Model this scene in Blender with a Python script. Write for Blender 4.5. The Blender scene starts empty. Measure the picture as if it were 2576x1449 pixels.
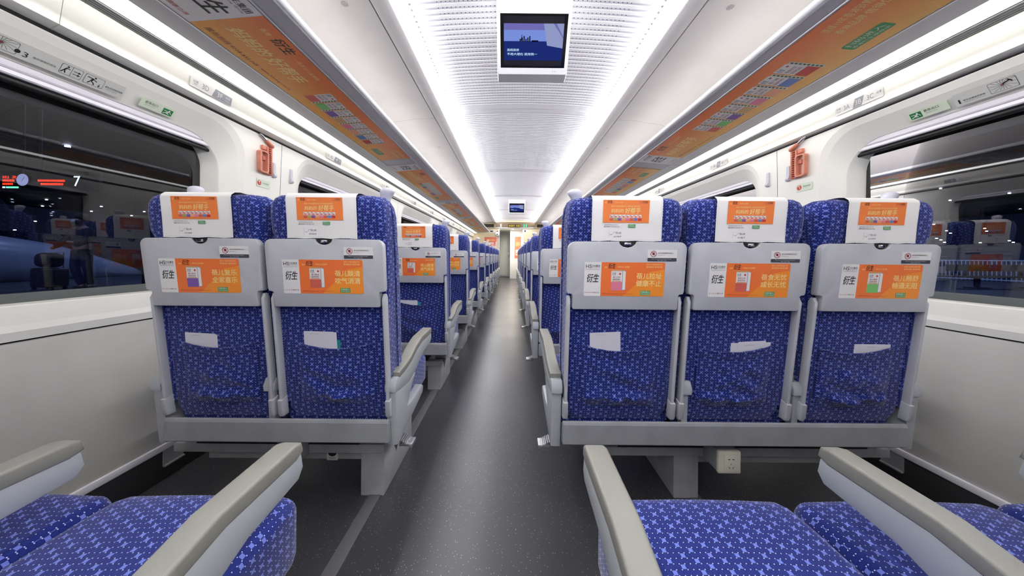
import bpy, bmesh, math, random
from mathutils import Vector, Matrix, noise
random.seed(7)
S = bpy.context.scene
C = S.collection
H = 0.98                                    # lens height above the floor
FY = 761.0                                  # focal length in pixels of the 2576 px frame

# ---------------------------------------------------------------- camera, world, exposure
cam_d = bpy.data.cameras.new('camera'); cam = bpy.data.objects.new('camera', cam_d); C.objects.link(cam)
cam_d.sensor_fit = 'HORIZONTAL'; cam_d.sensor_width = 36.0
cam_d.lens = 36.0 * FY / 2576.0
cam_d.shift_y = -79.5 / 2576.0
cam_d.clip_start = 0.02; cam_d.clip_end = 300
ROLL = math.radians(0.5)
cam.matrix_world = Matrix.Translation((0, 0, H)) @ Matrix.Rotation(-ROLL, 4, 'Y') @ Matrix.Rotation(math.pi/2, 4, 'X')
S.camera = cam
w = bpy.data.worlds.new('night'); S.world = w; w.use_nodes = True
w.node_tree.nodes['Background'].inputs[0].default_value = (0.010, 0.014, 0.035, 1)
w.node_tree.nodes['Background'].inputs[1].default_value = 0.35
S.view_settings.view_transform = 'Standard'; S.view_settings.look = 'None'
S.view_settings.gamma = 1.0; S.view_settings.use_curve_mapping = False
S.view_settings.exposure = 0.22
STRIP_E = 4.6      # side light strips
COVE_E = 64.0       # cove strips beside the middle ceiling

# ---------------------------------------------------------------- helpers
def lin(c):
    out = []
    for v in c:
        v /= 255.0
        out.append(v/12.92 if v <= 0.04045 else ((v+0.055)/1.055)**2.4)
    return tuple(out) + (1.0,)

def N(nt, t, **kw):
    n = nt.nodes.new(t)
    for k, v in kw.items(): setattr(n, k, v)
    return n

def mat(name, rgb, rough=0.5, metal=0.0, emit=None, es=0.0, bump=0.0, bscale=200.0, mottle=0.0, mscale=6.0, spec=0.5, coat=0.0):
    m = bpy.data.materials.new(name); m.use_nodes = True
    nt = m.node_tree; b = nt.nodes['Principled BSDF']
    b.inputs['Base Color'].default_value = lin(rgb)
    b.inputs['Roughness'].default_value = rough
    b.inputs['Metallic'].default_value = metal
    b.inputs['Specular IOR Level'].default_value = spec
    if coat: b.inputs['Coat Weight'].default_value = coat
    if emit:
        b.inputs['Emission Color'].default_value = lin(emit); b.inputs['Emission Strength'].default_value = es
    if bump or mottle:
        tc = N(nt, 'ShaderNodeTexCoord')
    if bump:
        nz = N(nt, 'ShaderNodeTexNoise'); nz.inputs['Scale'].default_value = bscale; nz.inputs['Detail'].default_value = 2
        bp = N(nt, 'ShaderNodeBump'); bp.inputs['Strength'].default_value = bump; bp.inputs['Distance'].default_value = 0.001
        nt.links.new(tc.outputs['Object'], nz.inputs['Vector']); nt.links.new(nz.outputs['Fac'], bp.inputs['Height'])
        nt.links.new(bp.outputs['Normal'], b.inputs['Normal'])
    if mottle:
        nz = N(nt, 'ShaderNodeTexNoise'); nz.inputs['Scale'].default_value = mscale; nz.inputs['Detail'].default_value = 6
        mx = N(nt, 'ShaderNodeMix', data_type='RGBA')
        mx.inputs['A'].default_value = lin(rgb); mx.inputs['B'].default_value = lin([max(0, c*(1-mottle)) for c in rgb])
        mr = N(nt, 'ShaderNodeMapRange'); mr.inputs[1].default_value = 0.45; mr.inputs[2].default_value = 0.75
        nt.links.new(tc.outputs['Object'], nz.inputs['Vector']); nt.links.new(nz.outputs['Fac'], mr.inputs[0])
        nt.links.new(mr.outputs[0], mx.inputs['Factor']); nt.links.new(mx.outputs['Result'], b.inputs['Base Color'])
    return m

def emis(name, rgb, s):
    m = bpy.data.materials.new(name); m.use_nodes = True; nt = m.node_tree
    nt.nodes.remove(nt.nodes['Principled BSDF'])
    e = N(nt, 'ShaderNodeEmission'); e.inputs[0].default_value = lin(rgb); e.inputs[1].default_value = s
    nt.links.new(e.outputs[0], nt.nodes['Material Output'].inputs[0])
    return m

def M_(nt, op, a, b=None, c=None):
    n = N(nt, 'ShaderNodeMath', operation=op)
    for i, v in enumerate((a, b, c)):
        if v is None: continue
        if isinstance(v, (int, float)): n.inputs[i].default_value = v
        else: nt.links.new(v, n.inputs[i])
    return n.outputs[0]

def fabric_mat(name, base, ring, star, dot, cell=0.0095):
    m = bpy.data.materials.new(name); m.use_nodes = True; nt = m.node_tree; b = nt.nodes['Principled BSDF']
    tc = N(nt, 'ShaderNodeTexCoord'); sp = N(nt, 'ShaderNodeSeparateXYZ'); nt.links.new(tc.outputs['UV'], sp.inputs[0])
    u = M_(nt, 'DIVIDE', sp.outputs[0], cell); v = M_(nt, 'DIVIDE', sp.outputs[1], cell)
    iu = M_(nt, 'FLOOR', u); iv = M_(nt, 'FLOOR', v)
    x = M_(nt, 'ABSOLUTE', M_(nt, 'SUBTRACT', M_(nt, 'SUBTRACT', u, iu), 0.5))
    y = M_(nt, 'ABSOLUTE', M_(nt, 'SUBTRACT', M_(nt, 'SUBTRACT', v, iv), 0.5))
    mx = M_(nt, 'MAXIMUM', x, y); mn = M_(nt, 'MINIMUM', x, y)
    # concave four-pointed star: what is left of the cell outside circles on its neighbours
    dx = M_(nt, 'SUBTRACT', 1.0, mx)
    d2 = M_(nt, 'ADD', M_(nt, 'MULTIPLY', dx, dx), M_(nt, 'MULTIPLY', mn, mn))
    instar = M_(nt, 'MULTIPLY', M_(nt, 'GREATER_THAN', d2, 0.635*0.635), M_(nt, 'LESS_THAN', mx, 0.385))
    sel = M_(nt, 'ADD', M_(nt, 'ADD', iu, M_(nt, 'MULTIPLY', iv, 2)), M_(nt, 'FLOOR', M_(nt, 'DIVIDE', iv, 3.0)))
    md = M_(nt, 'FLOORED_MODULO', sel, 5.0) if 'FLOORED_MODULO' in [e.identifier for e in bpy.types.ShaderNodeMath.bl_rna.properties['operation'].enum_items] else M_(nt, 'MODULO', M_(nt, 'ADD', sel, 4000.0), 5.0)
    isstar = M_(nt, 'LESS_THAN', md, 0.5)
    st = M_(nt, 'MULTIPLY', instar, isstar)
    # white stitch dots on the cell corners
    cx = M_(nt, 'SUBTRACT', 0.5, x); cy = M_(nt, 'SUBTRACT', 0.5, y)
    dd = M_(nt, 'ADD', M_(nt, 'MULTIPLY', cx, cx), M_(nt, 'MULTIPLY', cy, cy))
    dt = M_(nt, 'LESS_THAN', dd, 0.10*0.10)
    # darker ring inside the plain cells
    r2 = M_(nt, 'ADD', M_(nt, 'MULTIPLY', x, x), M_(nt, 'MULTIPLY', y, y))
    rg = M_(nt, 'COMPARE', M_(nt, 'SQRT', r2), 0.5, 0.045)
    def mix(f, a, bcol):
        n = N(nt, 'ShaderNodeMix', data_type='RGBA'); nt.links.new(f, n.inputs['Factor'])
        if isinstance(a, tuple): n.inputs['A'].default_value = a
        else: nt.links.new(a, n.inputs['A'])
        n.inputs['B'].default_value = bcol
        return n.outputs['Result']
    c0 = mix(rg, lin(base), lin(ring)); c1 = mix(st, c0, lin(star)); c2 = mix(dt, c1, lin(dot))
    nt.links.new(c2, b.inputs['Base Color'])
    b.inputs['Roughness'].default_value = 0.85; b.inputs['Specular IOR Level'].default_value = 0.15
    b.inputs['Sheen Weight'].default_value = 0.25
    nz = N(nt, 'ShaderNodeTexNoise'); nz.inputs['Scale'].default_value = 900
    nt.links.new(tc.outputs['UV'], nz.inputs['Vector'])
    bp = N(nt, 'ShaderNodeBump'); bp.inputs['Strength'].default_value = 0.35; bp.inputs['Distance'].default_value = 0.0006
    nt.links.new(nz.outputs['Fac'], bp.inputs['Height']); nt.links.new(bp.outputs['Normal'], b.inputs['Normal'])
    return m

class MB:
    """collects geometry for ONE mesh"""
    def __init__(s): s.v = []; s.f = []; s.m = []; s.uv = None
    def add(s, vs, fs, mi=0):
        o = len(s.v); s.v += [tuple(p) for p in vs]
        for f in fs: s.f.append([i+o for i in f]); s.m.append(mi)
    def bm_add(s, bm, mi=0):
        bm.verts.ensure_lookup_table(); bm.verts.index_update()
        s.add([v.co[:] for v in bm.verts], [[v.index for v in f.verts] for f in bm.faces], mi); bm.free()
    def box(s, x0, x1, y0, y1, z0, z1, bev=0.0, mi=0, seg=2):
        bm = bmesh.new()
        bmesh.ops.create_cube(bm, size=1.0)
        for v in bm.verts:
            v.co = Vector(((x0+x1)/2+v.co.x*(x1-x0), (y0+y1)/2+v.co.y*(y1-y0), (z0+z1)/2+v.co.z*(z1-z0)))
        if bev: bmesh.ops.bevel(bm, geom=bm.edges[:], offset=bev, segments=seg, affect='EDGES', profile=0.5)
        s.bm_add(bm, mi)
    def prism(s, poly, axis, a0, a1, bev=0.0, mi=0, seg=2):
        """poly in the two axes other than `axis`, extruded from a0 to a1"""
        def P(p, a):
            if axis == 'X': return (a, p[0], p[1])
            if axis == 'Y': return (p[0], a, p[1])
            return (p[0], p[1], a)
        bm = bmesh.new()
        v0 = [bm.verts.new(P(p, a0)) for p in poly]; v1 = [bm.verts.new(P(p, a1)) for p in poly]
        n = len(poly)
        f0 = bm.faces.new(v0); f1 = bm.faces.new(v1[::-1])
        for i in range(n): bm.faces.new((v0[i], v1[i], v1[(i+1) % n], v0[(i+1) % n]))
        bmesh.ops.recalc_face_normals(bm, faces=bm.faces[:])
        if bev:
            ed = [e for e in bm.edges if (f0 in e.link_faces or f1 in e.link_faces)]
            bmesh.ops.bevel(bm, geom=ed, offset=bev, segments=seg, affect='EDGES', profile=0.5)
        bmesh.ops.triangulate(bm, faces=[f for f in bm.faces if len(f.verts) > 4])
        s.bm_add(bm, mi)
    def loft(s, rings, closed=True, cap=True, mi=0):
        n = len(rings[0]); o = len(s.v)
        for r in rings: s.v += [tuple(p) for p in r]
        for k in range(len(rings)-1):
            for i in range(n if closed else n-1):
                j = (i+1) % n
                s.f.append([o+k*n+i, o+k*n+j, o+(k+1)*n+j, o+(k+1)*n+i]); s.m.append(mi)
        if cap:
            s.f.append([o+i for i in range(n)][::-1]); s.m.append(mi)
            s.f.append([o+(len(rings)-1)*n+i for i in range(n)]); s.m.append(mi)
    def tube(s, pts, r, n=8, mi=0, radii=None):
        pts = [Vector(p) for p in pts]; rings = []
        up = Vector((0, 0, 1)); prev = None
        for i, p in enumerate(pts):
            t = (pts[min(i+1, len(pts)-1)] - pts[max(i-1, 0)]).normalized()
            a = t.cross(up if abs(t.z) < 0.95 else Vector((1, 0, 0))).normalized()
            if prev is not None and a.dot(prev) < 0: a = -a
            prev = a
            b = t.cross(a).normalized(); rr = radii[i] if radii else r
            rings.append([p + a*rr*math.cos(2*math.pi*k/n) + b*rr*math.sin(2*math.pi*k/n) for k in range(n)])
        s.loft(rings, mi=mi)
    def xf(s, fn): s.v = [tuple(fn(Vector(p))) for p in s.v]; return s

def build(name, mb, mats, parent=None, org=(0, 0, 0), smooth=40, uv=False, kind=None):
    me = bpy.data.meshes.new(name)
    ox, oy, oz = org
    me.from_pydata([(x-ox, y-oy, z-oz) for x, y, z in mb.v], [], mb.f)
    if not isinstance(mats, (list, tuple)): mats = [mats]
    for m in mats: me.materials.append(m)
    if len(mats) > 1: me.polygons.foreach_set('material_index', mb.m)
    bm = bmesh.new(); bm.from_mesh(me)
    if getattr(mb, 'solid', True): bmesh.ops.recalc_face_normals(bm, faces=bm.faces[:])
    if uv:
        lay = bm.loops.layers.uv.new('UVMap')
        for f in bm.faces:
            n = f.normal; a = max(range(3), key=lambda i: abs(n[i]))
            for l in f.loops:
                c = l.vert.co
                l[lay].uv = ((c.y+3, c.z+3) if a == 0 else (c.x+3, c.z+3) if a == 1 else (c.x+3, c.y+3))
    bm.to_mesh(me); bm.free()
    if smooth:
        me.polygons.foreach_set('use_smooth', [True]*len(me.polygons))
        me.set_sharp_from_angle(angle=math.radians(smooth))
    me.update()
    o = bpy.data.objects.new(name, me); C.objects.link(o)
    if parent is not None: o.parent = parent
    else: o.location = org
    if kind: o['kind'] = kind
    return o

def empty(name, loc=(0, 0, 0), kind=None):
    e = bpy.data.objects.new(name, None); C.objects.link(e); e.location = loc
    e.empty_display_size = 0.05
    if kind: e['kind'] = kind
    return e

def tag(o, label, cat, group=None):
    o['label'] = label; o['category'] = cat
    if group: o['group'] = group
    return o

def dup(root, loc, label, group):
    r = root.copy(); C.objects.link(r); r.location = loc; r['label'] = label; r['group'] = group
    for ch in list(root.children):
        c = ch.copy(); C.objects.link(c); c.parent = r
        for g in list(ch.children):
            d = g.copy(); C.objects.link(d); d.parent = c
    return r

def rrect(x0, x1, y0, y1, r, n=6):
    pts = []
    if not isinstance(r, (list, tuple)): r = [r]*4
    for (cx, cy, a0, rr) in ((x1-r[0], y1-r[0], 0, r[0]), (x0+r[1], y1-r[1], 90, r[1]), (x0+r[2], y0+r[2], 180, r[2]), (x1-r[3], y0+r[3], 270, r[3])):
        for k in range(n+1):
            a = math.radians(a0 + 90*k/n); pts.append((cx+rr*math.cos(a), cy+rr*math.sin(a)))
    return pts

# flat print: lettering and shapes laid on a surface, one mesh with several inks
_tx = {}
def glyphs(s, bold=0.0):
    k = (s, bold)
    if k not in _tx:
        c = bpy.data.curves.new('t', 'FONT'); c.body = s; c.size = 1; c.resolution_u = 1 if len(s) > 8 else 2; c.offset = bold
        o = bpy.data.objects.new('t', c); C.objects.link(o)
        dg = bpy.context.evaluated_depsgraph_get()
        me = bpy.data.meshes.new_from_object(o.evaluated_get(dg))
        V = [(v.co.x, v.co.y) for v in me.vertices]; F = [list(p.vertices) for p in me.polygons]
        bpy.data.objects.remove(o); bpy.data.curves.remove(c); bpy.data.meshes.remove(me)
        xs = [p[0] for p in V] or [0, 1]; ys = [p[1] for p in V] or [0, 1]
        _tx[k] = (V, F, min(xs), max(xs), min(ys), max(ys))
    return _tx[k]

class Print:
    def __init__(s, inks): s.mb = MB(); s.mb.solid = False; s.inks = inks; s.names = list(inks); s.z = 0.0
    def ink(s, n): return s.names.index(n)
    def poly(s, pts, ink, z=0.0): s.mb.add([(x, y, z) for x, y in pts], [list(range(len(pts)))], s.ink(ink))
    def rect(s, x0, y0, x1, y1, ink, z=0.0, r=0.0):
        s.poly(rrect(x0, x1, y0, y1, r, 4) if r else [(x0, y0), (x1, y0), (x1, y1), (x0, y1)], ink, z)
    def disc(s, x, y, r, ink, z=0.0, n=20, ry=None):
        ry = ry or r
        s.poly([(x+r*math.cos(2*math.pi*k/n), y+ry*math.sin(2*math.pi*k/n)) for k in range(n)], ink, z)
    def ring(s, x, y, r, w, ink, z=0.0, n=24):
        o = [(x+r*math.cos(2*math.pi*k/n), y+r*math.sin(2*math.pi*k/n)) for k in range(n)]
        i = [(x+(r-w)*math.cos(2*math.pi*k/n), y+(r-w)*math.sin(2*math.pi*k/n)) for k in range(n)]
        s.mb.add([(a, b, z) for a, b in o+i], [[k, (k+1) % n, n+(k+1) % n, n+k] for k in range(n)], s.ink(ink))
    def line(s, x0, y0, x1, y1, w, ink, z=0.0):
        d = Vector((x1-x0, y1-y0)); n = Vector((-d.y, d.x)).normalized()*w/2
        s.poly([(x0+n.x, y0+n.y), (x0-n.x, y0-n.y), (x1-n.x, y1-n.y), (x1+n.x, y1+n.y)][::-1], ink, z)
    def text(s, t, x0, y0, x1, y1, ink, z=0.0, bold=0.0, shear=0.0):
        """lettering stretched into the box x0..x1, y0..y1"""
        V, F, a, b, c, d = glyphs(t)
        if not V: return
        sx = (x1-x0)/(b-a); sy = (y1-y0)/max(d-c, 1e-6)
        sh = [(0, 0)] if bold < .015 else [(-bold*.45, -bold*.4), (bold*.45, bold*.4), (-bold*.45, bold*.4), (bold*.45, -bold*.4)] if bold > .025 else [(-bold*.5, 0), (bold*.5, 0)]
        for n_, (ex_, ey_) in enumerate(sh):
            s.mb.add([(x0+(p[0]+ex_-a)*sx+shear*(p[1]-c)*sy, y0+(p[1]+ey_-c)*sy, z+n_*2e-5) for p in V], F, s.ink(ink))
    def place(s, name, O, R, U, parent=None, org=(0, 0, 0), fn=None):
        O, R, U = Vector(O), Vector(R).normalized(), Vector(U).normalized(); Nn = R.cross(U)
        s.mb.xf(lambda p: O + R*p.x + U*p.y + Nn*p.z)
        if fn: s.mb.xf(fn)
        return build(name, s.mb, [s.inks[k] for k in s.names], parent, org, smooth=0)

# ---------------------------------------------------------------- materials
cream = mat('cream_panel', (236, 235, 226), 0.42, mottle=0.03, mscale=3)
lowwall = mat('lower_wall_panel', (205, 203, 196), 0.5, mottle=0.06, mscale=5)
greyband = mat('window_band_grey', (214, 213, 207), 0.5, mottle=0.03)
ceil_m = mat('ceiling_side_panel', (222, 219, 217), 0.45, mottle=0.03, mscale=4)
white_m = mat('white_paint', (240, 240, 240), 0.4)
rackgrey = mat('rack_grey', (196, 194, 196), 0.45)
lip_m = mat('rack_lip', (236, 236, 236), 0.3)
alu = mat('aluminium', (190, 190, 192), 0.3, 0.9)
railwhite = mat('blind_rail_white', (236, 234, 240), 0.3)
black = mat('black_rubber', (12, 12, 14), 0.5)
darkgap = mat('dark_gap', (20, 20, 20), 0.8)
gasket = mat('grey_gasket', (92, 97, 96), 0.7, bump=0.5, bscale=600)
seatgrey = mat('seat_grey_plastic', (190, 191, 195), 0.42, bump=0.25, bscale=700, mottle=0.05, mscale=9)
beamgrey = mat('seat_frame_grey', (150, 152, 154), 0.45, bump=0.25, bscale=500, mottle=0.08, mscale=12)
pedgrey = mat('pedestal_grey', (160, 162, 164), 0.5, bump=0.3, bscale=400, mottle=0.1, mscale=10)
padgrey = mat('armrest_pad', (136, 135, 126), 0.45, bump=0.2, bscale=800)
armgrey = mat('armrest_body', (172, 177, 180), 0.42, bump=0.2, bscale=700)
chrome = mat('chrome', (200, 200, 205), 0.15, 1.0)
handle_m = mat('handle_white', (205, 205, 216), 0.25, coat=0.5)
cover_m = mat('cover_cloth', (238, 236, 232), 0.8, bump=0.3, bscale=500)
paper_m = mat('paper', (222, 220, 226), 0.7)
teal = mat('teal_card', (30, 140, 140), 0.6)
orange_h = mat('hammer_orange', (212, 132, 108), 0.45, mottle=0.15, mscale=20)
fabric = fabric_mat('blue_star_fabric', (25, 40, 114), (20, 32, 98), (106, 122, 200), (196, 204, 236))
sock_m = mat('socket_cream', (222, 219, 200), 0.35)
beige = mat('end_wall_beige', (232, 212, 172), 0.5)
doorgrey = mat('door_grey', (206, 208, 204), 0.4)
header_m = mat('header_brown', (150, 132, 108), 0.15, coat=0.6)
strip_m = emis('light_diffuser', (255, 253, 250), STRIP_E)
cove_m = emis('cove_diffuser', (250, 250, 255), COVE_E)

uplight_m = emis('uplight_diffuser', (255, 250, 246), 3.4)

ink = {
 'white': mat('ink_white', (232, 230, 226), 0.45), 'black': mat('ink_black', (24, 20, 22), 0.5),
 'red': mat('ink_red', (196, 50, 44), 0.5), 'maroon': mat('ink_maroon', (140, 40, 52), 0.5),
 'yellow': mat('ink_yellow', (250, 216, 140), 0.5), 'green': mat('ink_green', (70, 150, 84), 0.5),
 'exitgreen': mat('ink_exit_green', (22, 118, 62), 0.5), 'mint': mat('ink_mint', (214, 226, 202), 0.5),
 'grey': mat('ink_grey', (150, 152, 160), 0.5), 'slate': mat('ink_slate', (62, 66, 76), 0.5),
 'violet': mat('ink_violet', (70, 52, 120), 0.5), 'purple': mat('ink_purple', (122, 84, 160), 0.5),
 'pink': mat('ink_pink', (226, 126, 150), 0.5), 'blue': mat('ink_blue', (96, 128, 190), 0.5),
 'olive': mat('ink_olive', (160, 164, 96), 0.5), 'peach': mat('ink_peach', (232, 160, 120), 0.5),
 'palegreen': mat('ink_palegreen', (120, 196, 110), 0.5), 'brick': mat('ink_brick', (208, 96, 80), 0.5), 'salmon': mat('ink_salmon', (232, 122, 92), 0.5),
 'label': mat('ink_label', (206, 207, 200), 0.45), 'tan': mat('ink_tan', (206, 160, 110), 0.5),
}
def grad_mat(name, c0, c1, ax, lo, hi, rough=0.4):
    """printed colour gradient of the advertisement itself (runs with the sheet)"""
    m = mat(name, c0, rough); nt = m.node_tree; b = nt.nodes['Principled BSDF']
    tc = N(nt, 'ShaderNodeTexCoord'); sp = N(nt, 'ShaderNodeSeparateXYZ'); nt.links.new(tc.outputs['Object'], sp.inputs[0])
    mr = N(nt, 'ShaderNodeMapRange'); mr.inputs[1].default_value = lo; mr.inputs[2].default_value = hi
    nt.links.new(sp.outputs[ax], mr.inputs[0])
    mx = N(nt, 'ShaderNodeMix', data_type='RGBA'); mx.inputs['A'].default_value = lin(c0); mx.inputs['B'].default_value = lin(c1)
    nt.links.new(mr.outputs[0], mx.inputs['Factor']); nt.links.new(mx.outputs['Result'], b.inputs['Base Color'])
    return m
ink['orange'] = mat('ink_orange', (240, 118, 50), 0.45)
ink['amber'] = mat('ink_amber', (244, 146, 44), 0.45)
ink['orange2'] = mat('ink_cover_orange', (244, 132, 62), 0.6)
def inks(*a): return {k: ink[k] for k in a}

floor_m = mat('floor_vinyl', (70, 70, 73), 0.34, spec=0.6)
nt = floor_m.node_tree; b = nt.nodes['Principled BSDF']; tc = N(nt, 'ShaderNodeTexCoord')
vo = N(nt, 'ShaderNodeTexVoronoi'); vo.inputs['Scale'].default_value = 130; nt.links.new(tc.outputs['Object'], vo.inputs['Vector'])
wn = N(nt, 'ShaderNodeSeparateColor'); nt.links.new(vo.outputs['Color'], wn.inputs[0])
f = M_(nt, 'MULTIPLY', M_(nt, 'LESS_THAN', vo.outputs['Distance'], 0.16), M_(nt, 'GREATER_THAN', wn.outputs[0], 0.62))
nz = N(nt, 'ShaderNodeTexNoise'); nz.inputs['Scale'].default_value = 2.2; nz.inputs['Detail'].default_value = 5; nt.links.new(tc.outputs['Object'], nz.inputs['Vector'])
m0 = N(nt, 'ShaderNodeMix', data_type='RGBA'); m0.inputs['A'].default_value = lin((67, 67, 70)); m0.inputs['B'].default_value = lin((55, 55, 58))
nt.links.new(nz.outputs['Fac'], m0.inputs['Factor'])
m1 = N(nt, 'ShaderNodeMix', data_type='RGBA'); m1.inputs['B'].default_value = lin((165, 165, 163))
nt.links.new(m0.outputs['Result'], m1.inputs['A']); nt.links.new(f, m1.inputs['Factor']); nt.links.new(m1.outputs['Result'], b.inputs['Base Color'])
rr = N(nt, 'ShaderNodeMapRange'); rr.inputs[3].default_value = 0.29; rr.inputs[4].default_value = 0.38
nt.links.new(nz.outputs['Fac'], rr.inputs[0]); nt.links.new(rr.outputs[0], b.inputs['Roughness'])
strip_floor = mat('floor_strip_vinyl', (92, 92, 94), 0.45, bump=0.2)
skirt_m = mat('skirting_dark', (44, 45, 47), 0.55)

# glass: real double pane, part mirror, part clear
hookm = mat('hook_satin', (196, 194, 204), .35)
glass_m = bpy.data.materials.new('window_glass'); glass_m.use_nodes = True; nt = glass_m.node_tree
nt.nodes.remove(nt.nodes['Principled BSDF'])
tr = N(nt, 'ShaderNodeBsdfTransparent'); tr.inputs[0].default_value = (0.62, 0.68, 0.78, 1)
gl = N(nt, 'ShaderNodeBsdfGlossy'); gl.inputs[0].default_value = (0.9, 0.9, 0.95, 1); gl.inputs['Roughness'].default_value = 0.012
fr = N(nt, 'ShaderNodeFresnel'); fr.inputs[0].default_value = 1.62
ms = N(nt, 'ShaderNodeMixShader'); nt.links.new(fr.outputs[0], ms.inputs[0]); nt.links.new(tr.outputs[0], ms.inputs[1]); nt.links.new(gl.outputs[0], ms.inputs[2])
nt.links.new(ms.outputs[0], nt.nodes['Material Output'].inputs[0])

# perforated middle ceiling: dots run along each slot
slot_m = mat('slot_bottom', (228, 225, 232), 0.5); nt = slot_m.node_tree; b = nt.nodes['Principled BSDF']
tc = N(nt, 'ShaderNodeTexCoord'); sp = N(nt, 'ShaderNodeSeparateXYZ'); nt.links.new(tc.outputs['UV'], sp.inputs[0])
uu = M_(nt, 'SUBTRACT', M_(nt, 'FRACT', M_(nt, 'DIVIDE', sp.outputs[0], 0.0232)), 0.5)
uu = M_(nt, 'MULTIPLY', uu, 0.0232)
d = M_(nt, 'ADD', M_(nt, 'MULTIPLY', uu, uu), M_(nt, 'MULTIPLY', sp.outputs[1], sp.outputs[1]))
hole = M_(nt, 'MULTIPLY', M_(nt, 'LESS_THAN', d, 0.0031**2), M_(nt, 'LESS_THAN', M_(nt, 'ABSOLUTE', M_(nt, 'SUBTRACT', sp.outputs[0], 0.112)), 0.52))
mx = N(nt, 'ShaderNodeMix', data_type='RGBA'); mx.inputs['A'].default_value = lin((230, 227, 234)); mx.inputs['B'].default_value = lin((40, 40, 44))
nt.links.new(hole, mx.inputs['Factor']); nt.links.new(mx.outputs['Result'], b.inputs['Base Color'])

Y0, Y1 = -4.6, 11.3       # carriage part that is built
P = 1.96                  # panel module along the carriage
XC = 0.115

# ================================================================ STRUCTURE
fl = MB(); fl.box(-1.62, 1.82, Y0, 14.5, -0.08, 0.0)
floor = build('floor', fl, floor_m, smooth=0, kind='structure')
for nm, xa, xb in (('trim_1', -0.575, -0.528), ('trim_2', 0.735, 0.782)):
    t = MB(); t.box(xa, xb, Y0, Y1, 0.0002, 0.0025, 0.0008); build(nm, t, strip_floor, kind='structure')

SD = {  # measured cross-section, left and right (x, height above the lens)
 'L': dict(s=-1, xw=-1.5, lean=0.03, d=(-1.435, .725), e=(-1.42, .831), e2=(-1.395, .846), f=(-1.305, .853), go=(-1.196, .853), gi=(-.915, .878), lip=(-.833, .899), dark=(-.711, 1.25), c=(-1.465, .70)),
 'R': dict(s=1, xw=1.70, lean=-0.02, d=(1.66, .7125), e=(1.65, .813), e2=(1.625, .831), f=(1.535, .839), go=(1.430, .846), gi=(1.125, .872), lip=(1.066, .895), dark=(.941, 1.25), c=(1.688, .69)),
}
ZS = 0.708  # seam between lower panel and sill

def strip_mesh(pts, y0, y1, thick=0.0):
    """sheet following (x, z) points, from y0 to y1"""
    m = MB(); n = len(pts)
    m.solid = False
    vs = [(x, y0, z) for x, z in pts] + [(x, y1, z) for x, z in pts]
    m.add(vs, [[i, i+1, n+i+1, n+i] for i in range(n-1)])
    return m

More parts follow.
